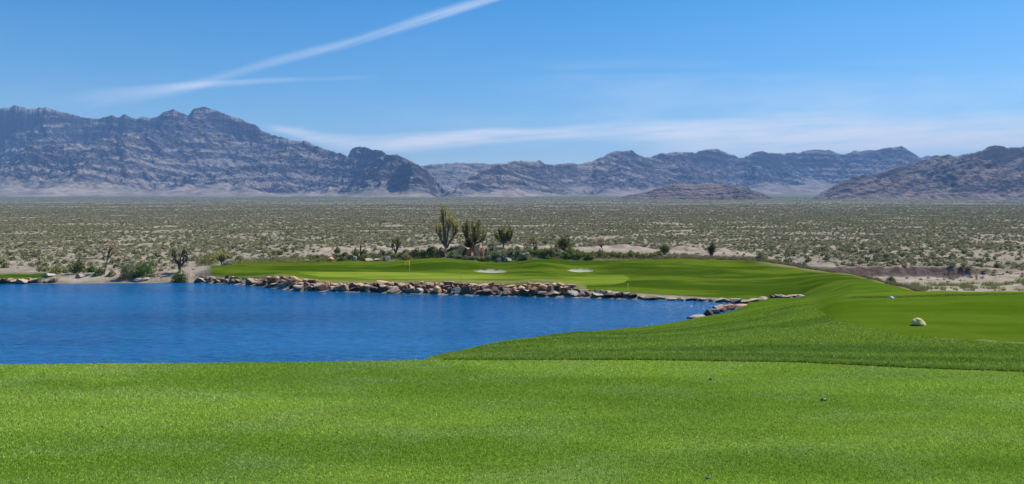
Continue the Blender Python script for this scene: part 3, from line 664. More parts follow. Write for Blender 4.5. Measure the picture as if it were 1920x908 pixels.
def fan(n, w, h, th, seed, curl=.5, lean=0.0, leaves=True, split=True):
    """limbs curving out of a short trunk and turning up, like a candelabrum"""
    r = random.Random(seed); L = [([(0, 0), (lean * .4, th * .6), (lean, th)], False)]
    for i in range(n):
        f = (i + .5) / n * 2 - 1 + r.uniform(-.12, .12); ex = f * w / 2 + lean; ey = h * (1 - .28 * abs(f) ** 1.6) * r.uniform(.58, .98)
        mx_ = lean + (ex - lean) * .75; my = th + (ey - th) * .35
        L.append(([(lean * .6, th * .7), (lean + (ex - lean) * .35, th + (ey - th) * .12), (mx_, my), (ex, ey)], leaves))
    return L

# the tallest tree, its limbs traced from the photo
L6 = [([(0, 0), (-3, 18), (-4, 35), (-5, 50), (-6, 72)], True), ([(0, 0), (-3, 18), (-4, 38), (-6, 55), (-7, 64)], True), ([(0, 4), (-1, 30), (1, 52), (0, 74)], True), ([(-3, 45), (-3, 60), (-3, 76)], True),
      ([(0, 4), (3, 24), (6, 40), (8, 60)], True), ([(3, 24), (6, 44), (10, 55)], True), ([(3, 26), (5, 40), (3, 54)], True), ([(6, 40), (6, 58), (6, 66)], True), ([(6, 40), (11, 48), (12, 56)], True), ([(5, 36), (7, 44), (9, 50)], True),
      ([(2, 4), (8, 16), (15, 26), (20, 34), (19, 46)], True), ([(15, 26), (18, 34), (17, 40)], True), ([(18, 30), (21, 38), (22, 48)], True), ([(15, 26), (14, 38), (15, 50)], True), ([(18, 30), (23, 36), (22, 40)], True),
      ([(-2, 8), (-9, 20), (-11, 30), (-9, 42)], True), ([(-2, 8), (-10, 22), (-17, 34), (-17, 42)], True), ([(-10, 22), (-13, 30), (-13, 40)], True), ([(-1, 6), (-7, 14), (-9, 22), (-8, 30)], True), ([(0, 30), (-4, 52), (-8, 58)], True)]
yucca_tree('joshua_tree', 'tallest Joshua tree, with long bare limbs, standing just left of the orange rock pile', 836, 466, L6, 'yucca', rad=.17, nleaf=75, club=1.05, bark=WOODG, seed=3, Y=134, blossoms=.2, leafL=.32, deadn=.6)
# the broad one
L7 = fan(12, 42, 62, 16, 5) + fan(7, 28, 46, 20, 8) + [([(-4, 12), (-13, 24), (-13, 46)], True), ([(-4, 12), (-14, 22), (-14, 36)], True), ([(-2, 12), (-9, 24), (-9, 44)], True)]
yucca_tree('joshua_tree', 'broad dense Joshua tree rising directly above the orange rock pile', 888, 467, L7, 'yucca', rad=.16, nleaf=80, club=1.15, seed=5, Y=133, blossoms=.35, leafL=.34)
L7b = fan(6, 18, 26, 10, 15) + fan(5, 14, 32, 10, 16)
yucca_tree('joshua_tree', 'small dark Joshua tree with bleached dead leaf heads at the foot of the broad one', 879, 466, L7b, 'yuccad', 'straw', rad=.13, nleaf=70, club=.9, seed=15, Y=129.5, blossoms=.9)
L8 = fan(11, 34, 38, 12, 25) + fan(6, 22, 34, 12, 26) + [([(2, 10), (11, 18), (16, 30)], True), ([(3, 10), (10, 24), (12, 34)], True)]
yucca_tree('joshua_tree', 'compact green Joshua tree shaped like a goblet, right of the orange rock pile', 944, 461, L8, 'yucca', rad=.16, nleaf=85, club=1.0, seed=7, Y=134, deadn=.3)
yucca_tree('joshua_tree', 'slim dry Joshua tree, the first one right of the goblet-shaped tree', 1000, 457, fan(7, 16, 24, 10, 31), 'yucca', rad=.08, nleaf=40, club=.6, seed=9, Y=137, leafL=.24, bark=WOODG)
yucca_tree('joshua_tree', 'golden many-stemmed Joshua tree behind the low grassy hedge right of centre', 1059, 471, fan(10, 24, 28, 3, 33) + fan(5, 14, 24, 2, 34), 'grassy', rad=.10, nleaf=60, club=.9, seed=11, Y=134, blossoms=.5)
yucca_tree('joshua_tree', 'sparse orange-brown Joshua tree on the pale sand right of the golden one', 1130, 470, fan(6, 15, 24, 8, 35, lean=-3), 'pink', rad=.06, nleaf=22, club=.55, seed=13, Y=135, leafL=.22, bark=WOOD)
yucca_tree('yucca', 'stout brown-skirted yucca, left one of the pair on the bare sand above the mound', 1247, 473, fan(7, 14, 18, 7, 37), 'grassy', rad=.30, nleaf=34, club=.6, seed=15, Y=132, leafL=.75, cat='yucca', deadn=1.6)
yucca_tree('yucca', 'round dark spiky yucca, right one of the pair on the bare sand above the mound', 1334, 478, fan(4, 5, 20, 9, 39), 'yuccad', 'deadleaf', rad=.28, nleaf=48, club=.8, seed=17, Y=132, leafL=.85, cat='yucca', deadn=.8)
yucca_tree('joshua_tree', 'small Joshua tree with two upright heads left of the yellow flag', 742, 476, [([(0, 0), (-2, 12), (-5, 24)], True), ([(0, 0), (3, 12), (6, 27)], True), ([(0, 0), (1, 14), (0, 24)], True), ([(2, 8), (5, 14), (8, 20)], True), ([(-1, 6), (-5, 12), (-6, 17)], True), ([(1, 8), (3, 20), (3, 30)], True)],
           'yucca', rad=.12, nleaf=60, club=.8, seed=19, Y=134, blossoms=.3)
yucca_tree('joshua_tree', 'dark nearly bare Joshua tree with forked arms beside the round pondside bush', 337, 517, [([(0, 0), (0, 8), (-4, 18), (-12, 26), (-12, 36)], False), ([(-4, 18), (-7, 26), (-6, 33)], False), ([(0, 8), (2, 18), (3, 28), (3, 38)], False), ([(2, 14), (8, 22), (13, 27), (13, 33)], False),
            ([(0, 8), (-1, 20), (-2, 30)], False), ([(8, 22), (9, 29), (8, 34)], False), ([(-12, 34), (-12, 38)], True), ([(3, 36), (3, 40)], True), ([(13, 31), (14, 35)], True), ([(-6, 31), (-6, 34)], True), ([(8, 32), (9, 36)], True)],
           'yuccad', rad=.20, nleaf=40, club=.5, seed=21, Y=113.5, leafL=.22, core=.1, deadn=.3)
yucca_tree('joshua_tree', 'spindly leaning Joshua tree with a dead orange-pink top on the left bank', 196, 519, [([(0, 0), (1, 14), (3, 24), (6, 32)], False), ([(3, 24), (2, 32), (5, 44), (6, 54)], True), ([(6, 32), (9, 40), (12, 46)], True), ([(6, 32), (12, 38), (16, 42)], True), ([(5, 40), (9, 48), (11, 54)], True), ([(9, 40), (14, 48), (17, 52)], True), ([(2, 26), (-1, 32), (1, 36)], True)],
           'pink', 'straw', rad=.09, nleaf=30, club=.65, seed=23, Y=113, leafL=.22)
yucca_tree('joshua_tree', 'small dark Joshua tree beside the olive bush at the left end of the far turf', 416, 496, fan(7, 18, 26, 8, 43), 'yucca', rad=.14, nleaf=50, club=.7, seed=25, Y=127, leafL=.26, blossoms=.5)
yucca_tree('joshua_tree', 'tiny pale Joshua tree far behind the slim dry one', 1023, 462, fan(4, 8, 15, 5, 45), 'sage', rad=.06, nleaf=30, club=.5, seed=27, Y=146, leafL=.2, ymax=180)

# two-stemmed cactus and a dry flower stalk
def post_plant(name, label, px, Y, py, stems, rad, mat, cat, flute=True):
    s = Y / F; root = obj(name, None, None, at(px, Y, -.05)); tag(root, label, cat)
    for dx, h in stems:
        VV, FF = [], []; tube_into(VV, FF, [(dx * s, 0, 0), (dx * s, .02, h * s * .5), (dx * s + .03, 0, h * s * .96), (dx * s + .03, 0, h * s)], [rad, rad * 1.05, rad * .9, rad * .3], 10)
        obj('stem', pymesh('stem', VV, FF, mat), root)
    return root
post_plant('columnar_cactus', 'thin dark two-stemmed columnar cactus behind the left end of the planting', 676, 131, 478, [(0, 24), (5, 15)], .14, CACT, 'cactus')
post_plant('flower_stalk', 'tall pale dry flower stalk beside the dark red rocks', 804, 129, 480, [(0, 36)], .055, simple_mat('dry_stalk', (.30, .27, .20), (.45, .41, .32)), 'flower stalk')

# ---------------------------------------------------------------- rocks
def rock_material(name, c1, c2, pale_tone):
    M = NT(name); n1 = M.noise(M.opos((1, 1, 1)), 2.5, 6, .65); n2 = M.noise(M.opos((1, 1, 1)), 9, 5, .7); oi = M.n('ShaderNodeObjectInfo')
    c = M.mix(M.ramp(M.math('ADD', M.math('MULTIPLY', n1, .5), M.math('MULTIPLY', oi.outputs['Random'], .5)), .3, .7), c1, c2)
    c = M.mix(M.math('MULTIPLY', M.ramp(n2, .52, .7), .5), c, pale_tone)
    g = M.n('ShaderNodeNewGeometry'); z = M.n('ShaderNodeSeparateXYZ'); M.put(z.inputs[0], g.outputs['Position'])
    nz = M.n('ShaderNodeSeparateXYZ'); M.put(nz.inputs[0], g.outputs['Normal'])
    c = M.mix(M.math('MULTIPLY', M.ramp(M.math('ADD', nz.outputs[2], M.math('MULTIPLY', n2, .3)), .75, 1.05), .8), c, pale_tone)  # paler tone on upward-facing surfaces
    wet = M.ramp(z.outputs[2], WATER + .22, WATER + .08)
    c = M.mix(M.math('MULTIPLY', wet, .8), c, (.03, .028, .025))
    return M.done(M.bsdf(c, .9, M.bump(M.math('ADD', n1, M.math('MULTIPLY', n2, .4)), .8, .12), .2))
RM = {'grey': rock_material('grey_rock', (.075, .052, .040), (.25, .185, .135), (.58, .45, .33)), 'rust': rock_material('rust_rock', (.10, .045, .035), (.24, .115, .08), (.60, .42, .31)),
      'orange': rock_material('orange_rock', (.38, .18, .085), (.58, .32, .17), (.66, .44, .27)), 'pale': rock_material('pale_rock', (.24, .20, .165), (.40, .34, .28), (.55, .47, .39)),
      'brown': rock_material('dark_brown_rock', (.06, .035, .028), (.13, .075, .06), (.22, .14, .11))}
def rock_mesh(seed, kind):
    import bmesh
    r = random.Random(seed); bm = bmesh.new(); bmesh.ops.create_icosphere(bm, subdivisions=3, radius=1)
    planes = [(Vector((r.gauss(0, 1), r.gauss(0, 1), r.gauss(0, 1))).normalized(), r.uniform(.34, .78)) for _ in range(11)] + [(Vector((r.gauss(0, .12), r.gauss(0, .12), 1)).normalized(), .62)]
    for v in bm.verts:
        p = v.co.copy()
        for nrm, d in planes:
            e = p.dot(nrm) - d
            if e > 0: p -= nrm * e * .96
        v.co = p * (1 + .03 * math.sin(7 * p.x + seed) * math.cos(6 * p.y))
    me = bpy.data.meshes.new('rock'); bm.to_mesh(me); bm.free(); me.materials.append(RM[kind])
    m = max(abs(v.co.x) for v in me.vertices)
    for v in me.vertices: v.co /= m
    return me
RMESH = {k: [rock_mesh(i * 5 + hash_i, k) for i in range(6)] for hash_i, k in enumerate(['grey', 'rust', 'orange', 'pale', 'brown'])}
RR = random.Random(99)
def rock(px, Y, w, h, kind, dz=0.0, label=None, group=None, depth=None, rot=None):
    """w and h in photo pixels; stands on the ground at column px, distance Y"""
    s = Y / F; hw = w * s / 2 * 1.12; hh = h * s / 2
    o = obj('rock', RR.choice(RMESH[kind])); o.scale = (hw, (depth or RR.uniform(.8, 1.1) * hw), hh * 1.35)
    o.rotation_euler = (RR.uniform(-.15, .15), RR.uniform(-.18, .18), RR.uniform(-.5, .5) + RR.choice([0, math.pi]) if rot is None else rot)
    o.location = at(px, Y, hh * .55 + dz)
    if zat(px, Y) < WATER - .1: o.location.z = WATER + hh * .45 + dz
    tag(o, label, 'rock', group)
    return o
KW = {'grey': 'grey', 'rust': 'rust-red', 'orange': 'orange', 'pale': 'pale', 'brown': 'dark brown'}
ORD = ['first', 'second', 'third', 'fourth', 'fifth', 'sixth', 'seventh', 'eighth', 'ninth', 'tenth', 'eleventh', 'twelfth', 'thirteenth', 'fourteenth', 'fifteenth', 'sixteenth', 'seventeenth', 'eighteenth', 'nineteenth', 'twentieth']
def shoreY(u): return float(np.interp(u, U, KY[8]))
SEG = [(-80, 110, 'at the pond\'s far left'), (360, 455, 'below the left tip of the far turf'), (455, 530, 'below the left mound of the far turf'), (530, 600, 'at the bulge of the stone edging'), (600, 700, 'below the left half of the putting green'),
       (700, 790, 'below the yellow flag'), (790, 870, 'below the tallest Joshua tree'), (870, 940, 'below the broad Joshua tree'), (940, 1000, 'below the gap between the bunkers'), (1000, 1062, 'below the orange slabs of the edging'),
       (1062, 1180, 'left of the pale stake on the far bank'), (1180, 1300, 'right of the pale stake on the far bank'), (1300, 1408, 'nearing the right end of the far bank'), (1408, 1520, 'at the tapering right tip of the edging')]
placed = []
def row(x0, x1, wr, hr, dY, kinds, rowname, dz=0.0, gapf=.93):
    x = x0
    while x < x1:
        w = RR.uniform(*wr) * RR.choice([.8, 1, 1, 1.35]); h = RR.uniform(*hr) * RR.choice([.8, 1, 1.15]); u = x + w / 2; k = RR.choices(list(kinds), list(kinds.values()))[0]
        Y = shoreY(u) + dY + RR.uniform(-.15, .2)
        placed.append([u, Y, w, h, k, rowname, dz, rock(u, Y, w, h, k, dz)]); x += w * gapf
row(-70, 104, (9, 18), (7, 11), .1, {'grey': 4, 'rust': 2, 'pale': 1}, 'waterline')
row(-60, 60, (7, 13), (5, 8), 1.1, {'rust': 2, 'pale': 2, 'orange': 1}, 'upper')
row(366, 560, (9, 18), (8, 12), .1, {'grey': 3, 'rust': 2, 'pale': 3}, 'waterline')
row(372, 560, (9, 16), (7, 10), 1.0, {'rust': 5, 'orange': 2, 'grey': 1}, 'upper')
row(500, 590, (9, 17), (7, 11), 1.9, {'orange': 4, 'rust': 3}, 'top')
row(560, 1062, (10, 21), (10, 14), .0, {'grey': 4, 'pale': 2, 'brown': 2, 'rust': 2, 'orange': 1}, 'waterline')
row(556, 1062, (9, 18), (8, 12), .95, {'rust': 5, 'grey': 1, 'orange': 2, 'brown': 1}, 'upper')
row(610, 1062, (9, 18), (6, 9), 1.75, {'rust': 3, 'orange': 5}, 'top')
row(1062, 1200, (10, 20), (7, 10), .1, {'grey': 6, 'pale': 1, 'brown': 2}, 'waterline')
row(1070, 1180, (8, 15), (5, 8), .9, {'pale': 3, 'grey': 3}, 'upper')
row(1195, 1405, (12, 22), (5, 7), .15, {'grey': 5, 'pale': 1, 'brown': 2}, 'waterline')
row(1400, 1500, (12, 24), (6, 8), .3, {'grey': 4, 'pale': 2, 'rust': 1}, 'waterline')
placed.append([1462, 87.5, 22, 8, 'rust', 'upper', 0, rock(1462, 87.5, 22, 8, 'rust')]); placed.append([1488, 87.3, 26, 5, 'orange', 'upper', 0, rock(1488, 87.3, 26, 5, 'orange')])
rows_ = {'waterline': 'at water level', 'upper': 'in middle course', 'top': 'in top course'}
for a, b, txt in SEG:
    for rn, rt in rows_.items():
        for kd in KW:
            sel = sorted([p for p in placed if a <= p[0] < b and p[5] == rn and p[4] == kd], key=lambda p: p[0])
            for i, p in enumerate(sel):
                o = p[7]; o['group'] = 'stones edging the far bank of the pond'
                o['label'] = '%s %s rock %s, %s' % (ORD[i] if len(sel) > 1 else 'only', KW[kd], rt, txt)
# rocks where the near bank meets the water
s1 = 'by the right corner of the pond, this side of the water'
for (px, py, w, h, k, Y, lb) in [(1305, 595, 34, 7, 'pale', 72.5, 'flat pale slab lying lowest at the near right corner of the pond'), (1327, 588, 18, 17, 'brown', 74.5, 'upright dark block above the flat pale slab by the near corner'),
                                 (1342, 585, 22, 13, 'pale', 76, 'pale pinkish rock between the dark block and the orange slabs'), (1352, 581, 26, 15, 'rust', 77.5, 'rust-coloured rock beside the orange slabs at the near corner'),
                                 (1366, 578, 28, 11, 'orange', 79, 'orange slab at the foot of the near corner stake'), (1385, 575, 34, 5, 'orange', 81, 'long thin tan slab, rightmost at the near corner of the pond')]:
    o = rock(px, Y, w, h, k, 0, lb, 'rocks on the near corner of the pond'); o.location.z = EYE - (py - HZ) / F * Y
# rocks among the planting behind the green
for i, (px, py, w, h, k, Y, lb) in enumerate([
        (867, 475, 14, 25, 'orange', 128, 'round pinkish orange boulder at the left of the central rock pile'), (875, 478, 15, 22, 'rust', 127.6, 'rust-red boulder in the middle of the central rock pile'), (886, 480, 13, 13, 'orange', 127.2, 'low orange boulder at the front of the central rock pile'),
        (896, 474, 18, 33, 'orange', 128, 'tall pointed orange boulder right of the central rock pile'), (904, 478, 11, 24, 'rust', 127.5, 'small rust wedge leaning on the tall orange boulder'), (898, 486, 8, 10, 'pale', 126.4, 'pale stone below the tall orange boulder'),
        (816, 463, 18, 15, 'brown', 131, 'large dark red-brown boulder just left of the tallest tree'), (805, 469, 10, 14, 'brown', 130.5, 'dark boulder behind the pale flower stalk'), (822, 461, 9, 9, 'rust', 131.5, 'rust wedge between the dark boulder and the tallest tree'),
        (793, 478, 12, 6, 'pale', 127.5, 'flat pale stone among bushes left of the flower stalk'), (782, 473, 12, 7, 'rust', 128.5, 'flat rust stone behind the yellow flag'), (771, 481, 5, 9, 'pale', 127, 'small upright white stone beside the yellow flag'),
        (831, 484, 10, 15, 'brown', 126.6, 'egg-shaped dark brown boulder alone below the tallest tree'), (925, 467, 15, 12, 'brown', 130, 'dark boulder between the broad and goblet-shaped trees'), (935, 471, 10, 10, 'rust', 129.5, 'rust boulder just right of the dark one near the goblet-shaped tree'),
        (622, 491, 14, 9, 'orange', 126.5, 'round tan-pink stone among the left bushes'), (664, 486, 9, 12, 'pale', 127, 'upright pale stone at the foot of the cactus'), (656, 478, 12, 12, 'orange', 129, 'pinkish stone left of the cactus'),
        (573, 492, 10, 5, 'pale', 126, 'flat grey stone at the left end of the planting'), (690, 492, 16, 5, 'grey', 126, 'first of the flat grey stones along the turf right of the cactus'), (706, 492, 12, 5, 'grey', 126, 'second of the flat grey stones along the turf right of the cactus'),
        (726, 491, 16, 9, 'pale', 126, 'pale rounded stone along the turf under the two-headed tree'), (985, 488, 22, 13, 'pale', 126.8, 'large pale boulder at the hollow below the slim dry tree'), (972, 479, 9, 13, 'orange', 128, 'narrow orange stone above the large pale boulder'),
        (1010, 476, 9, 10, 'orange', 128.5, 'orange stone right of the large pale boulder'), (952, 493, 14, 8, 'pale', 126, 'low pale stone left of the large pale boulder'), (935, 491, 12, 8, 'pale', 126, 'low pale stone below the rust boulder'), (920, 479, 16, 9, 'pale', 128, 'pale stone under the dark boulder')]):
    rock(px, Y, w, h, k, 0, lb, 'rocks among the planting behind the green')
# small stones near the left bank
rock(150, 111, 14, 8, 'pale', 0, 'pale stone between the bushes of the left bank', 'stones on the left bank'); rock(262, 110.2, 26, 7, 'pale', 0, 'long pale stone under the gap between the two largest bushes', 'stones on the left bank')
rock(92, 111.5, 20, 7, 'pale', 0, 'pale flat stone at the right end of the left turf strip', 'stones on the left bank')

# ---------------------------------------------------------------- bushes with a place of their own
GL = 'bushes on the left bank of the pond'
shrub('grey-green bush beside the bright green one, widest on the left bank', 241, 527, 34, 30, 'sage', 101, 111, GL, n=1500)
shrub('bright green upright bush, tallest on the left bank', 273, 527, 32, 36, 'bright', 102, 111.2, GL, n=1700)
shrub('grey-green bush squeezed between the two largest of the left bank', 256, 524, 24, 27, 'sage', 103, 112.3, GL, n=900)
shrub('round dark green bush overhanging the water below the forked bare tree', 335, 530, 26, 20, 'dark', 104, 109.8, GL, n=1500)
shrub('dark green bush left of the leaning dead-topped tree, with a brown top', 148, 518, 24, 27, 'dark', 105, 113, GL, n=1200)
shrub('brownish wispy bush rising behind the dark green one', 152, 506, 16, 24, 'olive', 106, 117, GL, n=600)
shrub('silvery bush left of the dark green one on the left bank', 129, 508, 15, 20, 'sage', 107, 117, GL, n=700)
shrub('low green bush just left of the leaning dead-topped tree', 187, 522, 17, 14, 'dark', 108, 112, GL, n=700)
shrub('low green bush between the dark bush and the leaning tree', 170, 516, 16, 11, 'bright', 109, 114, GL, n=600)
shrub('small yellow-green bush at the end of the left turf strip', 105, 519, 22, 13, 'grassy', 110, 113, GL, n=700)
shrub('small sage bush by the end of the left turf strip', 120, 515, 16, 14, 'sage', 111, 114.5, GL, n=600)
shrub('small dry tuft on the pale sand right of the leaning tree', 210, 520, 12, 12, 'olive', 112, 112, GL, n=350)
shrub('large olive bush left of the small tree at the tip of the far turf', 391, 492, 38, 22, 'olive', 113, 129, n=1500)
shrub('silvery bush touching the left tip of the far turf', 425, 498, 18, 10, 'sage', 114, 124, n=500)
shrub('olive bush standing alone where the mound meets the desert', 1428, 488, 22, 18, 'olive', 115, 127, n=900)
shrub('small dark green tree-like bush alone in front of the brown cut bank', 1671, 528, 16, 20, 'dark', 116, 113, n=1100)
shrub('golden bush left of the golden many-stemmed tree', 1046, 464, 18, 20, 'olive', 117, 135.5, n=700)
# the planting behind the green: three loose rows
bed = []
rb = random.Random(5)
def bedrow(x0, x1, wr, hr, Y0, dY, kinds, gap):
    x = x0
    while x < x1:
        w = rb.uniform(*wr); h = rb.uniform(*hr); bed.append((x + w / 2, w, h, Y0 + rb.uniform(-dY, dY), rb.choices(list(kinds), list(kinds.values()))[0])); x += w * gap * rb.uniform(.8, 1.25)
bedrow(578, 765, (11, 19), (9, 16), 127.2, .7, {'dark': 5, 'sage': 3, 'olive': 2}, .95)
bedrow(585, 770, (11, 18), (9, 15), 130.5, .9, {'dark': 2, 'sage': 3, 'olive': 3, 'grassy': 1}, 1.2)
bedrow(770, 828, (12, 20), (12, 20), 127.3, .6, {'dark': 4, 'olive': 3, 'sage': 1}, .8)
bedrow(840, 990, (11, 19), (10, 17), 126.8, .6, {'dark': 4, 'sage': 4, 'olive': 1}, .85)
bedrow(760, 1010, (11, 19), (10, 17), 130.2, 1.0, {'dark': 3, 'sage': 2, 'olive': 3, 'grassy': 1}, 1.05)
bedrow(905, 1050, (13, 22), (12, 20), 128.6, .7, {'sage': 4, 'bright': 2, 'grassy': 2, 'olive': 1}, .9)
bedrow(1000, 1100, (12, 20), (10, 15), 127.2, .6, {'bright': 3, 'grassy': 3, 'sage': 1}, .8)
bedrow(1060, 1232, (12, 20), (9, 14), 128.2, .6, {'grassy': 5, 'olive': 3, 'dark': 1}, .75)
MARKS = [(560, 640, 'at the left end of the planting'), (640, 676, 'just left of the cactus'), (676, 742, 'between the cactus and the two-headed tree'), (742, 768, 'between the two-headed tree and the yellow flag'), (768, 804, 'between the yellow flag and the flower stalk'),
         (804, 836, 'between the flower stalk and the tallest tree'), (836, 888, 'between the tallest and the broad tree'), (888, 944, 'between the broad and the goblet-shaped tree'), (944, 1000, 'between the goblet-shaped and the slim dry tree'),
         (1000, 1059, 'between the slim dry and the golden tree'), (1059, 1130, 'between the golden and the sparse orange tree'), (1130, 1250, 'right of the sparse orange tree')]
CW = {'dark': 'dark green', 'sage': 'silvery', 'olive': 'olive', 'grassy': 'yellow-green', 'bright': 'bright green'}
protos = {}
for kd in CW:
    for v in range(3):
        shp = 'spray' if kd == 'grassy' and v else 'dome'
        protos[kd, v] = leaves_mesh('foliage', 620, .5, .85, .16 if shp == 'dome' else .4, LM[kd], 200 + v * 7 + len(kd), shp, .55 if shp == 'dome' else .12)
VV, FF = [], []
for i in range(9):
    a = rb.uniform(0, 6.28); e = rb.uniform(.4, .9); tube_into(VV, FF, [(0, 0, 0), (math.cos(a) * .15 * e, math.sin(a) * .15 * e, .45 * e), (math.cos(a) * .4 * e, math.sin(a) * .4 * e, .8 * e)], [.025, .018, .008], 4)
STEM = pymesh('stem', VV, FF, WOOD)
for a, b, txt in MARKS:
    for kd in CW:
        for deep in (0, 1):
            sel = sorted([q for q in bed if a <= q[0] < b and q[4] == kd and (q[3] > 129) == bool(deep)], key=lambda q: q[0])
            for i, (px, w, h, Y, _) in enumerate(sel):
                if 858 < px < 910: h = min(h, 8); Y = min(Y, 126.4)
                s = Y / F; root = obj('shrub', None, None, at(px, Y, -.05)); root.scale = (w * s, w * s * rb.uniform(.8, 1.1), h * s * rb.uniform(.85, 1.3)); root.rotation_euler[2] = rb.uniform(-.6, .6)
                obj('foliage', protos[kd, rb.randrange(3)], root); obj('stem', STEM, root)
                tag(root, ('%s %s shrub in the %s row %s' % ((ORD[i]) if len(sel) > 1 else 'only', CW[kd], 'back' if deep else 'front', txt)), 'shrub', 'shrubs planted behind the green')

# ---------------------------------------------------------------- desert scrub
def scrub_proto(seed, n=130): return leaves_mesh('scrub', n, .5, .62, .20, LM['scrub'], 300 + seed, 'dome', .7)
SPR = [scrub_proto(i) for i in range(6)]
def scrub_points(n, y0, y1, pw=1.0, u0=-80, u1=2000):
    Y = (rng.uniform(y0 ** (pw + 1), y1 ** (pw + 1), n)) ** (1 / (pw + 1)); u = rng.uniform(u0, u1, n); return u, Y
pu, pY, ps = [], [], []
for (n, y0, y1, s0, s1, pw) in [(46000, 112, 420, .35, 1.7, 1.0), (120000, 400, 1000, .6, 2.0, .7), (150000, 950, 2400, 1.1, 3.0, .4), (90000, 2300, 5600, 2.8, 5.6, 0.2)]:
    u, Y = scrub_points(n, y0, y1, pw); pu.append(u); pY.append(Y); ps.append(rng.uniform(0, 1, n) ** 1.6 * (s1 - s0) + s0)
pu = np.concatenate(pu); pY = np.concatenate(pY); ps = np.concatenate(ps)
jj = np.clip(np.searchsorted(U, pu), 1, len(U) - 1); ii = np.clip(np.searchsorted(YR, pY), 1, len(YR) - 1)
X_ = (pu - CX) / F * pY
dens = .72 + .75 * fbm(X_ / 30, pY / 45, 4, 81) - .6 * pale[ii, jj] - 1.2 * cutb[ii, jj]
ok = (turf[ii, jj] < .1) & (KN[ii, jj] > np.where((pu < 370) & (pu > 70), 9.6, 11.3)) & (rng.uniform(0, 1, len(pu)) < dens)
ok &= PY[ii, jj] - ps / pY * F < runmin[np.maximum(ii - 1, 0), jj]           # leave out what stands wholly behind the ground
pu, pY, ps = pu[ok], pY[ok], ps[ok]; jj = jj[ok]; ii = ii[ok]
ps = np.where(pale[ii, jj] > .4, ps * .6, ps)
pz = zatv(pu, pY); px_ = (pu - CX) / F * pY
order = np.argsort(-(ps / pY) * ((pu > 8) & (pu < 1912) & (PY[ii, jj] <= runmin[ii, jj] + .5)))
near, rest = order[:290], order[290:]
for i in near:
    o = obj('desert_shrub', SPR[rng.integers(0, 6)]); o.location = (px_[i], pY[i], pz[i] - .05); o.scale = (ps[i], ps[i], ps[i] * rng.uniform(.7, 1.0)); o.rotation_euler[2] = rng.uniform(0, 6.28)
    tag(o, 'low grey-green desert shrub standing on the nearest bare ground beyond the turf', 'desert shrub', 'nearest low shrubs of the desert plain')
pc = bpy.data.collections.new('scrub_kinds')
for i, m in enumerate(SPR):
    o = bpy.data.objects.new('scrub', m); pc.objects.link(o)
nr_ = len(rest)
me = bpy.data.meshes.new('desert_scrub'); me.vertices.add(nr_)
me.vertices.foreach_set('co', np.stack([px_[rest], pY[rest], pz[rest] - .05], -1).astype(np.float32).ravel())
for nm, v in (('scl', ps[rest]), ('rot', rng.uniform(0, 6.28, nr_)), ('flt', rng.uniform(.45, .9, nr_) * np.where(pY[rest] > 2200, .55, 1))):
    a = me.attributes.new(nm, 'FLOAT', 'POINT'); a.data.foreach_set('value', v.astype(np.float32))
so = tag(obj('desert_scrub', me), 'countless grey-green scrub bushes spreading over the plain to the foot of the mountains', 'scrub', kind='stuff')
ng = bpy.data.node_groups.new('scatter_scrub', 'GeometryNodeTree')
ng.interface.new_socket('Geometry', in_out='INPUT', socket_type='NodeSocketGeometry'); ng.interface.new_socket('Geometry', in_out='OUTPUT', socket_type='NodeSocketGeometry')
gi = ng.nodes.new('NodeGroupInput'); go = ng.nodes.new('NodeGroupOutput'); ip = ng.nodes.new('GeometryNodeInstanceOnPoints'); ci = ng.nodes.new('GeometryNodeCollectionInfo')
ci.inputs['Collection'].default_value = pc; ci.inputs['Separate Children'].default_value = True; ci.inputs['Reset Children'].default_value = True
def gattr(nm):
    a = ng.nodes.new('GeometryNodeInputNamedAttribute'); a.data_type = 'FLOAT'; a.inputs['Name'].default_value = nm; return a.outputs['Attribute']
cx_ = ng.nodes.new('ShaderNodeCombineXYZ'); ng.links.new(gattr('rot'), cx_.inputs[2])
cs_ = ng.nodes.new('ShaderNodeCombineXYZ'); sa = gattr('scl'); ng.links.new(sa, cs_.inputs[0]); ng.links.new(sa, cs_.inputs[1])
mm = ng.nodes.new('ShaderNodeMath'); mm.operation = 'MULTIPLY'; ng.links.new(sa, mm.inputs[0]); ng.links.new(gattr('flt'), mm.inputs[1]); ng.links.new(mm.outputs[0], cs_.inputs[2])
ng.links.new(gi.outputs[0], ip.inputs['Points']); ng.links.new(ci.outputs[0], ip.inputs['Instance']); ip.inputs['Pick Instance'].default_value = True
ng.links.new(cx_.outputs[0], ip.inputs['Rotation']); ng.links.new(cs_.outputs[0], ip.inputs['Scale']); ng.links.new(ip.outputs[0], go.inputs[0])
so.modifiers.new('scatter', 'NODES').node_group = ng

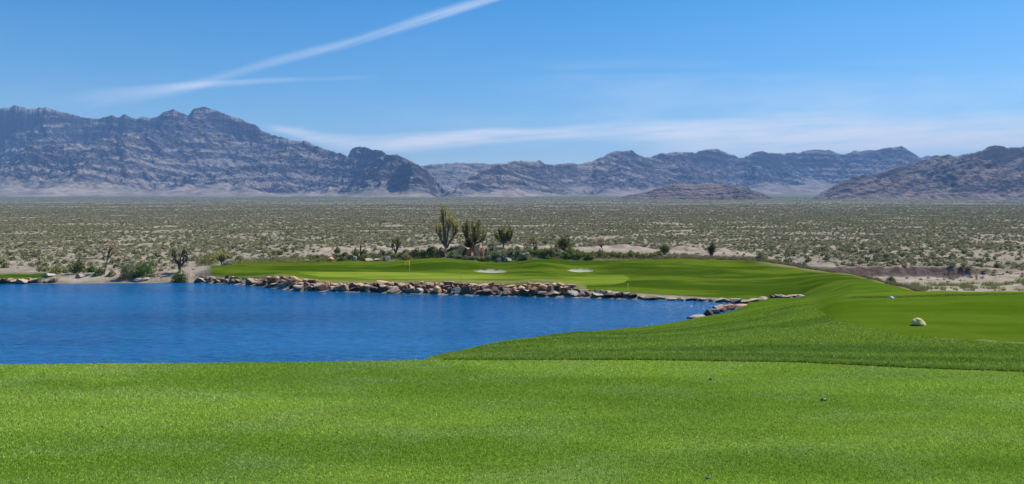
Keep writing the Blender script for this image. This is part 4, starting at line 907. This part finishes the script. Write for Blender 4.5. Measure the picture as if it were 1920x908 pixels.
# dry grass fringing the turf, as loose tufts
def fringe(name, label, n, ufun, mat, L, W):
    u, Y = ufun(n); n = len(u); P = np.stack([(u - CX) / F * Y, Y, zatv(u, Y)], -1); a = rng.uniform(0, 6.28, n); b = rng.uniform(0, 6.28, n); l = L * rng.uniform(.4, 1.3, n)
    sd = np.stack([np.cos(a), np.sin(a), 0 * a], -1) * W / 2; tip = P + np.stack([np.cos(b) * l * .4, np.sin(b) * l * .4, l], -1)
    me = mesh_np(name, np.stack([P - sd, P + sd, tip], 1).reshape(-1, 3), np.arange(3 * n).reshape(-1, 3), mat, False, {'rnd': np.repeat(rng.uniform(0, 1, n), 3)})
    return tag(obj(name, me), label, 'grass', kind='stuff')
def clump(u, Y): return fbm((u - CX) / F * Y / 1.2, Y / 1.2, 2, 91) > -.1
def f1(n):
    u = rng.uniform(1225, 1735, n * 2); Y = np.interp(u, U, KY[11]) + rng.uniform(.0, 1, n * 2) ** 1.3 * np.where(u < 1460, 6, 3.5) + .2; k = clump(u, Y); u, Y = u[k][:n], Y[k][:n]; return u, Y
def f1n(n):
    u, Y = f1(n * 2); return u[:n], Y[:n]
fringe('dry_grass', 'straw-coloured dry grass fringing the turf where it meets the desert', 16000, f1n, LM['straw'], .45, .06)
def f2(n):
    u = rng.uniform(430, 620, n); Y = np.interp(u, U, KY[11]) + rng.uniform(.2, 7, n); return u, Y
fringe('dry_grass', 'olive dry grass behind the left mound of the far turf', 6000, f2, LM['olive'], .45, .06)
def f3(n):
    u = rng.uniform(1690, 1960, n * 3); Y = rng.uniform(104, 116, n * 3); k = fbm((u - CX) / F * Y / 2.2, Y / 2.2, 2, 95) > .22; return u[k][:n], Y[k][:n]
fringe('dry_grass', 'sparse yellowish tufts on the pale wash floor at the right', 5000, f3, LM['grassy'], .5, .07)
def f4(n):
    u = rng.uniform(575, 1235, n); Y = rng.uniform(126.2, 133, n); return u, Y
fringe('planting_grass', 'mixed low grass filling the gaps of the planting', 14000, f4, LM['olive'], .45, .07)

# ---------------------------------------------------------------- small golf things
def paint(name, col, rough=.5):
    M = NT(name); n1 = M.noise(M.opos((1, 1, 1)), 14, 4, .6)
    return M.done(M.bsdf(M.mix(M.ramp(n1, .3, .7), tuple(.82 * c for c in col), col), rough, M.bump(n1, .3, .01), .4))
Yf = 103.0; root = obj('flagstick', None, None, at(768, Yf)); tag(root, 'yellow flag on a thin stick on the putting green', 'flagstick')
VV, FF = [], []; tube_into(VV, FF, [(0, 0, -.1), (0, 0, 1.0), (0, 0, 2.25)], [.02, .017, .014], 8); obj('pole', pymesh('pole', VV, FF, paint('white_pole', (.6, .6, .55))), root)
fv = []; ff = []; nx, nz_ = 9, 6
for i in range(nx):
    for j in range(nz_):
        t = i / (nx - 1); fv.append((-.02 - t * .62 + .0, .05 * math.sin(t * 7) * t, 2.22 - j / (nz_ - 1) * .52 * (1 - .15 * t) - .16 * t * t))
for i in range(nx - 1):
    for j in range(nz_ - 1): ff.append((i * nz_ + j, (i + 1) * nz_ + j, (i + 1) * nz_ + j + 1, i * nz_ + j + 1))
fl = obj('flag', pymesh('flag', fv, ff, leaf_mat('yellow_cloth', (.85, .68, .03), (.95, .78, .05), .7, .5)), root); sm = fl.modifiers.new('t', 'SOLIDIFY'); sm.thickness = .01
fl.location = (.28, 0, 0)
fl.location = (0, 0, 0)
def stake(label, px, Y, h, col, r=.035):
    root = obj('stake', None, None, at(px, Y, -.05)); tag(root, label, 'stake', 'stakes beside the pond')
    M_ = paint('stake_paint', col); VV, FF = [], []; tube_into(VV, FF, [(0, 0, 0), (.01, 0, h * .8)], [r, r], 8); obj('shaft', pymesh('shaft', VV, FF, M_), root)
    VV, FF = [], []; tube_into(VV, FF, [(.01, 0, h * .8 + .002), (.012, 0, h * .97), (.012, 0, h)], [r * 1.15, r * 1.1, r * .5], 8); obj('cap', pymesh('cap', VV, FF, M_), root)
stake('pale yellow stake on the far bank right of the putting green', 1177, shoreY(1177) + 2.0, .95, (.62, .58, .25))
stake('orange-yellow stake among the rocks of the near corner', 1366, 79, .95, (.75, .50, .12), .03)
stake('thin brown stake at the front edge of the putting green', 864, shoreY(864) + 2.6, .85, (.22, .14, .07), .022)

def lump(name, label, cat, px, py, w, h, col, seed, flat=0.0, dark=None, ymin=1, ymax=60):
    import bmesh
    Y = hit(px, py, ymin, ymax); s = Y / F; r = random.Random(seed); bm = bmesh.new(); bmesh.ops.create_icosphere(bm, subdivisions=4, radius=1)
    pl = [(Vector((r.gauss(0, 1), r.gauss(0, 1), r.gauss(0, .8))).normalized(), r.uniform(.74, .95)) for _ in range(8)]
    for v in bm.verts:
        p = v.co.copy()
        for nrm, d in pl:
            e = p.dot(nrm) - d
            if e > 0: p -= nrm * e * .9
        nn = .05 * math.sin(5 * p.x + 3 * p.z + seed) + .03 * math.sin(11 * p.y - 7 * p.x)
        p *= 1 + nn; v.co = Vector((p.x * w * s * .5, p.y * w * s * .42, max(p.z, -.35) * h * s * .66))
    me = bpy.data.meshes.new(name); bm.to_mesh(me); bm.free(); me.materials.append(paint(name + '_surface', col))
    for p in me.polygons: p.use_smooth = True
    o = obj(name, me); o.location = at(px, Y, h * s * .22); o.rotation_euler[1] = flat; return tag(o, label, cat)
# the cream-yellow marker: a hollow-sided painted stone
o = lump('tee_marker', 'lumpy cream-yellow tee marker lying on the lower tee', 'tee marker', 1722, 610, 27, 15, (.66, .54, .20), 12, .12, ymin=9)
lump('tee_marker', 'small white tee marker farther off on the lower tee', 'tee marker', 1672, 560, 9, 5, (.80, .80, .74), 14, 0, ymin=9)
lump('dirt_clod', 'dark clod lying on the foreground grass, largest of the scattered clods', 'clod', 1544, 752, 12, 6, (.05, .035, .04), 21)
lump('dirt_clod', 'small dark clod at the bottom edge of the foreground', 'clod', 1327, 898, 10, 5, (.05, .05, .06), 22)
lump('dirt_clod', 'tiny dark clod on the foreground grass below the far rough', 'clod', 1332, 713, 6, 4, (.05, .035, .03), 23)
lump('dirt_clod', 'small brown clod at the bottom centre of the foreground', 'clod', 930, 887, 5, 3, (.12, .06, .03), 24)
lump('dirt_clod', 'dark clod sitting in the rough just past the tee edge', 'clod', 1562, 671, 9, 4, (.03, .03, .03), 25)
lump('dirt_clod', 'pale speck of dirt left of centre on the foreground grass', 'clod', 685, 749, 5, 3, (.30, .22, .14), 26)

# ---------------------------------------------------------------- haze
import bmesh
bm = bmesh.new(); bmesh.ops.create_cube(bm, size=1.0)
for v in bm.verts: v.co = Vector((v.co.x * 36000, 8200 + v.co.y * 17600, (-14 if v.co.z < 0 else 1250)))
me = bpy.data.meshes.new('haze'); bm.to_mesh(me); bm.free()
hm = bpy.data.materials.new('haze_air'); hm.use_nodes = True; hm.node_tree.nodes.clear()
ho = hm.node_tree.nodes.new('ShaderNodeOutputMaterial'); hv = hm.node_tree.nodes.new('ShaderNodeVolumePrincipled')
hv.inputs['Color'].default_value = (.30, .55, 1.0, 1); hv.inputs['Density'].default_value = 6.5e-5; hv.inputs['Anisotropy'].default_value = 0.0
hm.node_tree.links.new(hv.outputs[0], ho.inputs['Volume']); me.materials.append(hm)
tag(obj('haze', me), 'thin blue haze lying over the valley', 'haze', kind='stuff')

# ---------------------------------------------------------------- sun, sky, clouds
EL, AZ = math.radians(50), math.radians(62)
sl = bpy.data.lights.new('sun', 'SUN'); sl.energy = 4.2; sl.angle = math.radians(.53); sl.color = (1, .955, .88)
so_ = bpy.data.objects.new('sun', sl); COL.objects.link(so_)
sd_ = Vector((math.cos(EL) * math.sin(AZ), math.cos(EL) * math.cos(AZ), math.sin(EL))); so_.rotation_euler = sd_.to_track_quat('Z', 'Y').to_euler()
so_.location = (0, 0, 60)
W = bpy.data.worlds.new('World'); SC.world = W; W.use_nodes = True
class WT(NT):
    def __init__(s, t): s.t = t; t.nodes.clear()
w = WT(W.node_tree)
sky = w.n('ShaderNodeTexSky', sky_type='NISHITA', sun_disc=False, sun_elevation=EL, sun_rotation=AZ, altitude=600, air_density=1.0, dust_density=.35, ozone_density=2.0)
hs = w.n('ShaderNodeHueSaturation'); w.put(hs.inputs['Color'], sky.outputs[0]); hs.inputs['Saturation'].default_value = 1.5; hs.inputs['Value'].default_value = 1.0
tc = w.n('ShaderNodeTexCoord'); sx = w.n('ShaderNodeSeparateXYZ'); w.put(sx.inputs[0], tc.outputs['Generated'])
dy = w.math('MAXIMUM', sx.outputs[1], .05)
gu = w.math('DIVIDE', sx.outputs[0], dy); gv = w.math('DIVIDE', sx.outputs[2], dy)           # direction as slopes sideways and upward
ahead = w.ramp(sx.outputs[1], .1, .3)
def curve(f, pts, lo=-1.0, hi=1.0):
    """piecewise curve of the sideways slope; pts in photo columns"""
    nd = w.n('ShaderNodeFloatCurve'); c = nd.mapping.curves[0]
    P = [((x - CX) / F / 2 + .5, y) for x, y in pts]
    c.points[0].location = P[0]; c.points[1].location = P[-1]
    for p in P[1:-1]: c.points.new(*p)
    nd.mapping.use_clip = False; nd.mapping.update()
    w.put(nd.inputs['Value'], w.math('ADD', w.math('MULTIPLY', f, .5), .5)); return nd.outputs[0]
def V_(py): return (HZ - py) / F
def cloud_noise(ang, sx_, sy_, det=5, seed=0):
    cb = w.n('ShaderNodeCombineXYZ'); w.put(cb.inputs[0], gu); w.put(cb.inputs[1], gv); cb.inputs[2].default_value = seed
    mp = w.n('ShaderNodeMapping'); mp.vector_type = 'TEXTURE' if False else 'POINT'; w.put(mp.inputs[0], cb.outputs[0]); mp.inputs['Rotation'].default_value = (0, 0, -ang); mp.inputs['Scale'].default_value = (1, 1, 1)
    m2 = w.n('ShaderNodeMapping'); w.put(m2.inputs[0], mp.outputs[0]); m2.inputs['Scale'].default_value = (sx_, sy_, 1)
    return w.noise(m2.outputs[0], 1, det, .6)
def streak(center, width, opac, asym, noise, soft=.5):
    c = curve(gu, center); wd = curve(gu, width); op = curve(gu, opac)
    d = w.math('DIVIDE', w.math('SUBTRACT', gv, c), w.math('MAXIMUM', wd, .0008))
    d = w.math('ADD', d, w.math('MULTIPLY', w.math('SUBTRACT', noise, .5), asym))
    return w.math('MULTIPLY', w.ramp(w.math('ABSOLUTE', d), 1.0, soft), op)
k1 = [(x, V_(y)) for x, y in [(-540, 215), (100, 196), (250, 181), (340, 166), (430, 142), (500, 120), (560, 104), (640, 84), (720, 60), (800, 34), (870, 12), (925, -4), (1100, -50), (2460, -260)]]
w1 = [(x, y / F) for x, y in [(-540, 10), (100, 18), (250, 18), (340, 17), (430, 16), (560, 15), (700, 14), (800, 15), (870, 14), (925, 12), (1100, 6), (2460, 5)]]
o1 = [(-540, 0), (90, 0), (170, .12), (300, .24), (360, .27), (430, .20), (560, .26), (700, .29), (830, .38), (900, .34), (960, .3), (1100, .1), (2460, 0)]
k2 = [(x, V_(y)) for x, y in [(-540, 200), (150, 178), (250, 170), (350, 162), (430, 157), (520, 151), (600, 148), (700, 144), (900, 138), (2460, 130)]]
w2 = [(x, y / F) for x, y in [(-540, 14), (150, 16), (300, 13), (430, 10), (540, 7), (600, 6), (700, 7), (2460, 5)]]
o2 = [(-540, 0), (90, .0), (180, .10), (300, .18), (380, .25), (480, .20), (540, .15), (580, .08), (660, .08), (730, 0), (2460, 0)]
k3 = [(x, V_(y)) for x, y in [(-540, 300), (430, 235), (520, 242), (620, 265), (700, 272), (800, 262), (900, 255), (1000, 252), (1100, 250), (1200, 252), (1300, 254), (1400, 254), (1500, 252), (1600, 254), (1700, 255), (1800, 254), (1920, 250), (2460, 250)]]
w3 = [(x, y / F) for x, y in [(-540, 10), (430, 8), (520, 12), (620, 24), (720, 24), (900, 20), (1050, 18), (1150, 30), (1250, 46), (1350, 56), (1450, 60), (1600, 58), (1700, 54), (1800, 50), (1920, 52), (2460, 40)]]
o3 = [(-540, 0), (460, .0), (520, .5), (620, .75), (720, .85), (850, .95), (1000, .95), (1100, .9), (1200, .95), (1350, 1), (1500, 1), (1650, 1), (1760, .95), (1920, 1), (2460, .6)]
n1 = cloud_noise(.33, 5, 110, 5, 1.0); n2 = cloud_noise(.10, 4, 120, 4, 2.0); n3 = cloud_noise(.03, 4.5, 38, 6, 3.0); n4 = cloud_noise(.06, 5, 75, 6, 5.0)
m1 = w.math('MULTIPLY', streak(k1, w1, o1, .9, n1, .0), w.ramp(n1, .25, .65, .45, 1.0)); m2 = streak(k2, w2, o2, 1.0, n2, .1)
m3 = w.math('MULTIPLY', streak(k3, w3, o3, 1.6, n3, .0), w.ramp(w.math('ADD', n4, w.math('MULTIPLY', n3, .6)), .50, .95, .25, 1.0))
# faint veil near the horizon and in the right half
veil = w.math('MULTIPLY', w.ramp(cloud_noise(.05, 2.2, 12, 5, 8.0), .42, .75), w.math('MULTIPLY', w.ramp(gu, -.35, .3, .12, .4), w.ramp(gv, .27, .05)))
tot = w.math('MINIMUM', w.math('ADD', w.math('ADD', m1, m2), w.math('ADD', m3, veil)), .93)
tot = w.math('MULTIPLY', tot, ahead)
cloudc = (8.2, 8.3, 8.5, 1)
colr = w.mix(tot, hs.outputs[0], cloudc)
bg = w.n('ShaderNodeBackground'); w.put(bg.inputs[0], colr); bg.inputs[1].default_value = .10
wo = w.n('ShaderNodeOutputWorld'); w.put(wo.inputs[0], bg.outputs[0])

# ---------------------------------------------------------------- camera and render
cam = bpy.data.cameras.new('camera'); cam.sensor_width = 36; cam.lens = F / 1920 * 36; cam.shift_y = -(454 - HZ) / 1920
cam.clip_start = .1; cam.clip_end = 60000
co = bpy.data.objects.new('camera', cam); COL.objects.link(co); co.location = (0, 0, EYE); co.rotation_euler = (math.radians(90), 0, 0)
SC.camera = co
SC.view_settings.view_transform = 'Standard'; SC.view_settings.look = 'None'; SC.view_settings.exposure = .5; SC.view_settings.gamma = 1
SC.cycles.use_denoising = True; SC.cycles.max_bounces = 6; SC.cycles.volume_bounces = 0; SC.cycles.transparent_max_bounces = 8
SC.cycles.volume_step_rate = 10; SC.render.film_transparent = False
